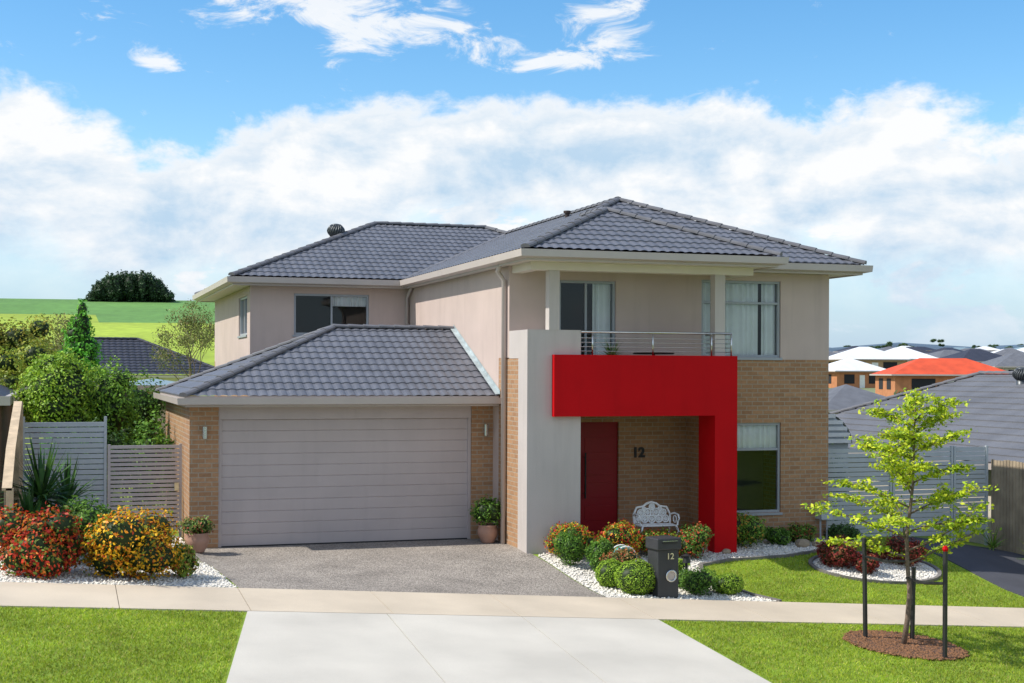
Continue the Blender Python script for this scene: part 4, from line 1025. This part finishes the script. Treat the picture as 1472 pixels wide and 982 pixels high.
specs=[(31.5,112,8.0,8,'roofg','wallc',.3,'grey roofed house with cream walls in the valley',-2.2),
 (35.2,176,14,8.4,'roofr','wallo',.05,'house with bright orange red tiled roof',.45),
 (38.4,150,10,8,'roofg','wallt',.2,'grey roofed tan house',-1.0),
 (31.6,205,8,8,'roofw','wallo',.3,'white roofed tan house',.9),
 (32.2,262,12,10,'roofw','wallt',.2,'white roofed tan house on the slope',3.1),
 (33.6,285,12,10,'roofw','wallc',.0,'white roofed house on the slope',3.4),
 (38.2,235,13,10,'roofg','wallc',.1,'grey roofed house on the slope',1.7),
 (36.4,270,12,10,'roofd','wallt',.3,'dark roofed tan house on the slope',2.8)]
for az,r,w,d,mr,mw,an_,lab,zb in specs:
    x,y=pol(az,r); simple_house(lab,x,y,an_-math.radians(20),w,d,2.7,MT[mw],MT[mr],zb=zb)
for r in (330,375,425,480,540,610):
    az=29.8+R_.random()*.8
    while az<40.2:
        x,y=pol(az,r+R_.uniform(-18,18)); w=R_.uniform(9,14)
        mr=R_.choice(['roofg','roofd','roofd','roofg','roofg','roofw' if r>420 else 'roofd','roofb','roofr' if R_.random()<.12 else 'roofd']); mw=R_.choice(['wallt','wallc','wallo','wallt'])
        simple_house({'roofg':'distant house with grey roof','roofd':'distant house with dark roof','roofw':'distant house with white roof','roofb':'distant house with blue grey roof','roofr':'distant house with orange red roof'}[mr],
            x,y,R_.uniform(-.7,.5),w,R_.uniform(8,10),2.6,MT[mw],MT[mr],front=r<380,pitch=R_.uniform(.3,.42))
        az+=math.degrees(w/r)*R_.uniform(1.15,2.0)
lobes=[]
for i in range(170):
    az=R_.uniform(29,41); r=R_.choice([150,230,300,350,400,450,505,570,640,720,820,900]); x,y=pol(az,r+R_.uniform(-20,20)); s=R_.uniform(.6,1.1)*(1+ r/1100)
    for k in range(4):
        lobes.append((x+R_.uniform(-s,s)*1.6,y+R_.uniform(-s,s),G(x,y)+s*R_.uniform(.3,.9),s*.9,s*.8,s*.6))
V,F,C=cloud(lobes,40000,.5,dgreen+[((.10,.15,.07),2)],core=.8)
tag(npmesh('distant_trees',V,F,C,MT['leaf']),'scattered dark green trees among distant houses','trees',kind='stuff')

# ------------------------------------------------------------------ light
SUN=Vector((-1.0,.10,1.12)).normalized()
el=math.asin(SUN.z); azs=math.atan2(SUN.x,SUN.y)
sl=bpy.data.lights.new('sun','SUN'); sl.energy=5.0; sl.angle=math.radians(.5); sl.color=(1,.945,.84)
so=bpy.data.objects.new('sun',sl); so.rotation_euler=SUN.to_track_quat('Z','Y').to_euler(); COL.objects.link(so)
w=bpy.data.worlds.new('World'); scene.world=w; w.use_nodes=True
nt=w.node_tree; N=nt.nodes; L=nt.links; N.clear()
out=N.new('ShaderNodeOutputWorld'); bg=N.new('ShaderNodeBackground'); L.new(bg.outputs[0],out.inputs[0]); bg.inputs[1].default_value=.12
sky=N.new('ShaderNodeTexSky'); sky.sky_type='NISHITA'; sky.sun_disc=False; sky.sun_elevation=el; sky.sun_rotation=azs; sky.ozone_density=2.0; sky.dust_density=.3; sky.air_density=1.0
tc=N.new('ShaderNodeTexCoord'); sx=N.new('ShaderNodeSeparateXYZ'); L.new(tc.outputs['Generated'],sx.inputs[0])
def mth(op,a,b=None,c=None,clamp=False):
    n=N.new('ShaderNodeMath'); n.operation=op; n.use_clamp=clamp
    for i,x in enumerate((a,b,c)):
        if x is None: continue
        if isinstance(x,(int,float)): n.inputs[i].default_value=x
        else: L.new(x,n.inputs[i])
    return n.outputs[0]
azn=mth('ARCTAN2',sx.outputs[0],sx.outputs[1]); eln=mth('ARCSINE',sx.outputs[2])
cmb=N.new('ShaderNodeCombineXYZ'); L.new(azn,cmb.inputs[0]); L.new(mth('MULTIPLY',eln,1.5),cmb.inputs[1])
def noise(scale,detail=6,rough=.55,dist=0.,off=(0,0,0),sc=(1,1,1)):
    mp=N.new('ShaderNodeMapping'); mp.inputs['Location'].default_value=off; mp.inputs['Scale'].default_value=sc; L.new(cmb.outputs[0],mp.inputs[0])
    n=N.new('ShaderNodeTexNoise'); n.noise_dimensions='2D'; n.inputs['Scale'].default_value=scale; n.inputs['Detail'].default_value=detail; n.inputs['Roughness'].default_value=rough; n.inputs['Distortion'].default_value=dist
    L.new(mp.outputs[0],n.inputs['Vector']); return n.outputs['Fac']
def mrange(x,a,b,c=0.,d=1.,smooth=True):
    n=N.new('ShaderNodeMapRange'); n.interpolation_type='SMOOTHSTEP' if smooth else 'LINEAR'
    L.new(x,n.inputs[0]); n.inputs[1].default_value=a; n.inputs[2].default_value=b; n.inputs[3].default_value=c; n.inputs[4].default_value=d; return n.outputs[0]
az01=mrange(azn,-.10,.70,0,1,False)
rp=N.new('ShaderNodeValToRGB'); L.new(az01,rp.inputs[0]); cr=rp.color_ramp; cr.interpolation='B_SPLINE'
pts=[(.0,.195),(.12,.185),(.22,.165),(.32,.178),(.42,.205),(.62,.205),(.78,.19),(.9,.175),(1,.170)]
while len(cr.elements)<len(pts): cr.elements.new(.5)
for e_,(p,v) in zip(cr.elements,pts): e_.position=p; e_.color=(v,v,v,1)
ns=noise(8,8,.6,.15); nsb=noise(8,8,.6,.15,(.018,-.026,0)); n3=noise(4.0,4,.5,.1,(7,2,1)); n4=noise(12,8,.58,.2,(1,9,4),sc=(1,1.5,1)); n4b=noise(12,8,.58,.2,(1.016,8.975,4),sc=(1,1.5,1))
n2=noise(30,6,.6,.2,(3,1,0))
fill_away=mrange(mth('ABSOLUTE',mth('SUBTRACT',azn,.31)),.6,1.2)  # cloud bank raised outside the view, added to brighten the front walls
edge=mth('ADD',mth('ADD',rp.outputs[0],mth('MULTIPLY',fill_away,.55)),mth('ADD',mth('MULTIPLY',mth('SUBTRACT',ns,.5),.085),mth('MULTIPLY',mth('SUBTRACT',n2,.5),.03)))
d0=mth('SUBTRACT',edge,eln)
top=mrange(d0,-.003,.016)
puff=mrange(n4,.47,.62)
lowband=mrange(d0,.085,.14)
veil=mrange(eln,.0,.12,.05,.6)
body=mth('MAXIMUM',mth('SUBTRACT',1.0,lowband),mth('MAXIMUM',puff,veil))
body=mth('MULTIPLY',body,mrange(eln,-.005,.06,.1,1.))
bank=mth('MULTIPLY',top,body,clamp=True)
wn=noise(17,9,.66,.5,(2,5,0),sc=(1,1.5,1))
def gauss(a0,e0,sa,se):
    da=mth('DIVIDE',mth('SUBTRACT',azn,a0),sa); de=mth('DIVIDE',mth('SUBTRACT',eln,e0),se)
    return mth('EXPONENT',mth('MULTIPLY',mth('ADD',mth('MULTIPLY',da,da),mth('MULTIPLY',de,de)),-1.))
R=lambda px,py:(math.radians(18)+math.atan((px-736)/2000),math.atan((535-py)/2000))
ws=None
for (px,py,sa,se) in [(420,10,.10,.026),(560,45,.075,.020),(690,72,.035,.012),(870,40,.045,.022),(815,88,.045,.009),(232,104,.020,.013)]:
    a0,e0=R(px,py); g=gauss(a0,e0,sa,se); ws=g if ws is None else mth('MAXIMUM',ws,g)
fill_high=mrange(eln,.40,.75,0,.55)  # unseen overhead cloud, added to lift and neutralise the ambient light
ws=mrange(mth('ADD',mth('SUBTRACT',wn,.63),mth('MULTIPLY',mth('MAXIMUM',ws,fill_high),.30)),.0,.22)
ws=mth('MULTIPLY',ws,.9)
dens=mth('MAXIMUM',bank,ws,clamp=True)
hs=N.new('ShaderNodeHueSaturation'); hs.inputs['Saturation'].default_value=1.32; hs.inputs['Value'].default_value=1.55; hs.inputs['Hue'].default_value=.496; L.new(sky.outputs[0],hs.inputs['Color'])
sm=N.new('ShaderNodeMix'); sm.data_type='RGBA'; L.new(mrange(eln,.13,.0,0,.85),sm.inputs[0]); L.new(hs.outputs[0],sm.inputs[6]); sm.inputs[7].default_value=(3.1,4.7,6.8,1)
relief=mth('ADD',mth('MULTIPLY',mth('SUBTRACT',ns,nsb),2.6),mth('MULTIPLY',mth('SUBTRACT',n4,n4b),1.3))
lit=mth('ADD',mth('ADD',.70,relief),mth('MULTIPLY',mth('SUBTRACT',n3,.5),1.1))
lit=mth('MULTIPLY',lit,mrange(eln,.02,.12,.55,1.))
lit=mth('MAXIMUM',lit,mrange(d0,.05,.0,0,.95),clamp=True)
cm=N.new('ShaderNodeMix'); cm.data_type='RGBA'; cm.inputs[6].default_value=(4.3,5.8,7.3,1); cm.inputs[7].default_value=(8.2,8.3,8.4,1)
L.new(lit,cm.inputs[0])
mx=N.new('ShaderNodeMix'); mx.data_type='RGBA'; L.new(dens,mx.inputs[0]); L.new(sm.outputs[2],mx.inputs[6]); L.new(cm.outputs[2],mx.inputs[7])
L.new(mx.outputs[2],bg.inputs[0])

# ------------------------------------------------------------------ camera
cd=bpy.data.cameras.new('camera'); cd.sensor_width=36; cd.lens=2000/1472*36; cd.shift_y=44/1472; cd.clip_end=8000; cd.clip_start=.1
co=bpy.data.objects.new('camera',cd); COL.objects.link(co)
co.matrix_world=Matrix.Translation((0,0,3.23))@Matrix.Rotation(math.radians(-18),4,'Z')@Matrix.Rotation(math.pi/2,4,'X')@Matrix.Rotation(.004,4,'Z')
scene.camera=co
scene.view_settings.view_transform='Standard'; scene.view_settings.look='None'; scene.view_settings.exposure=0
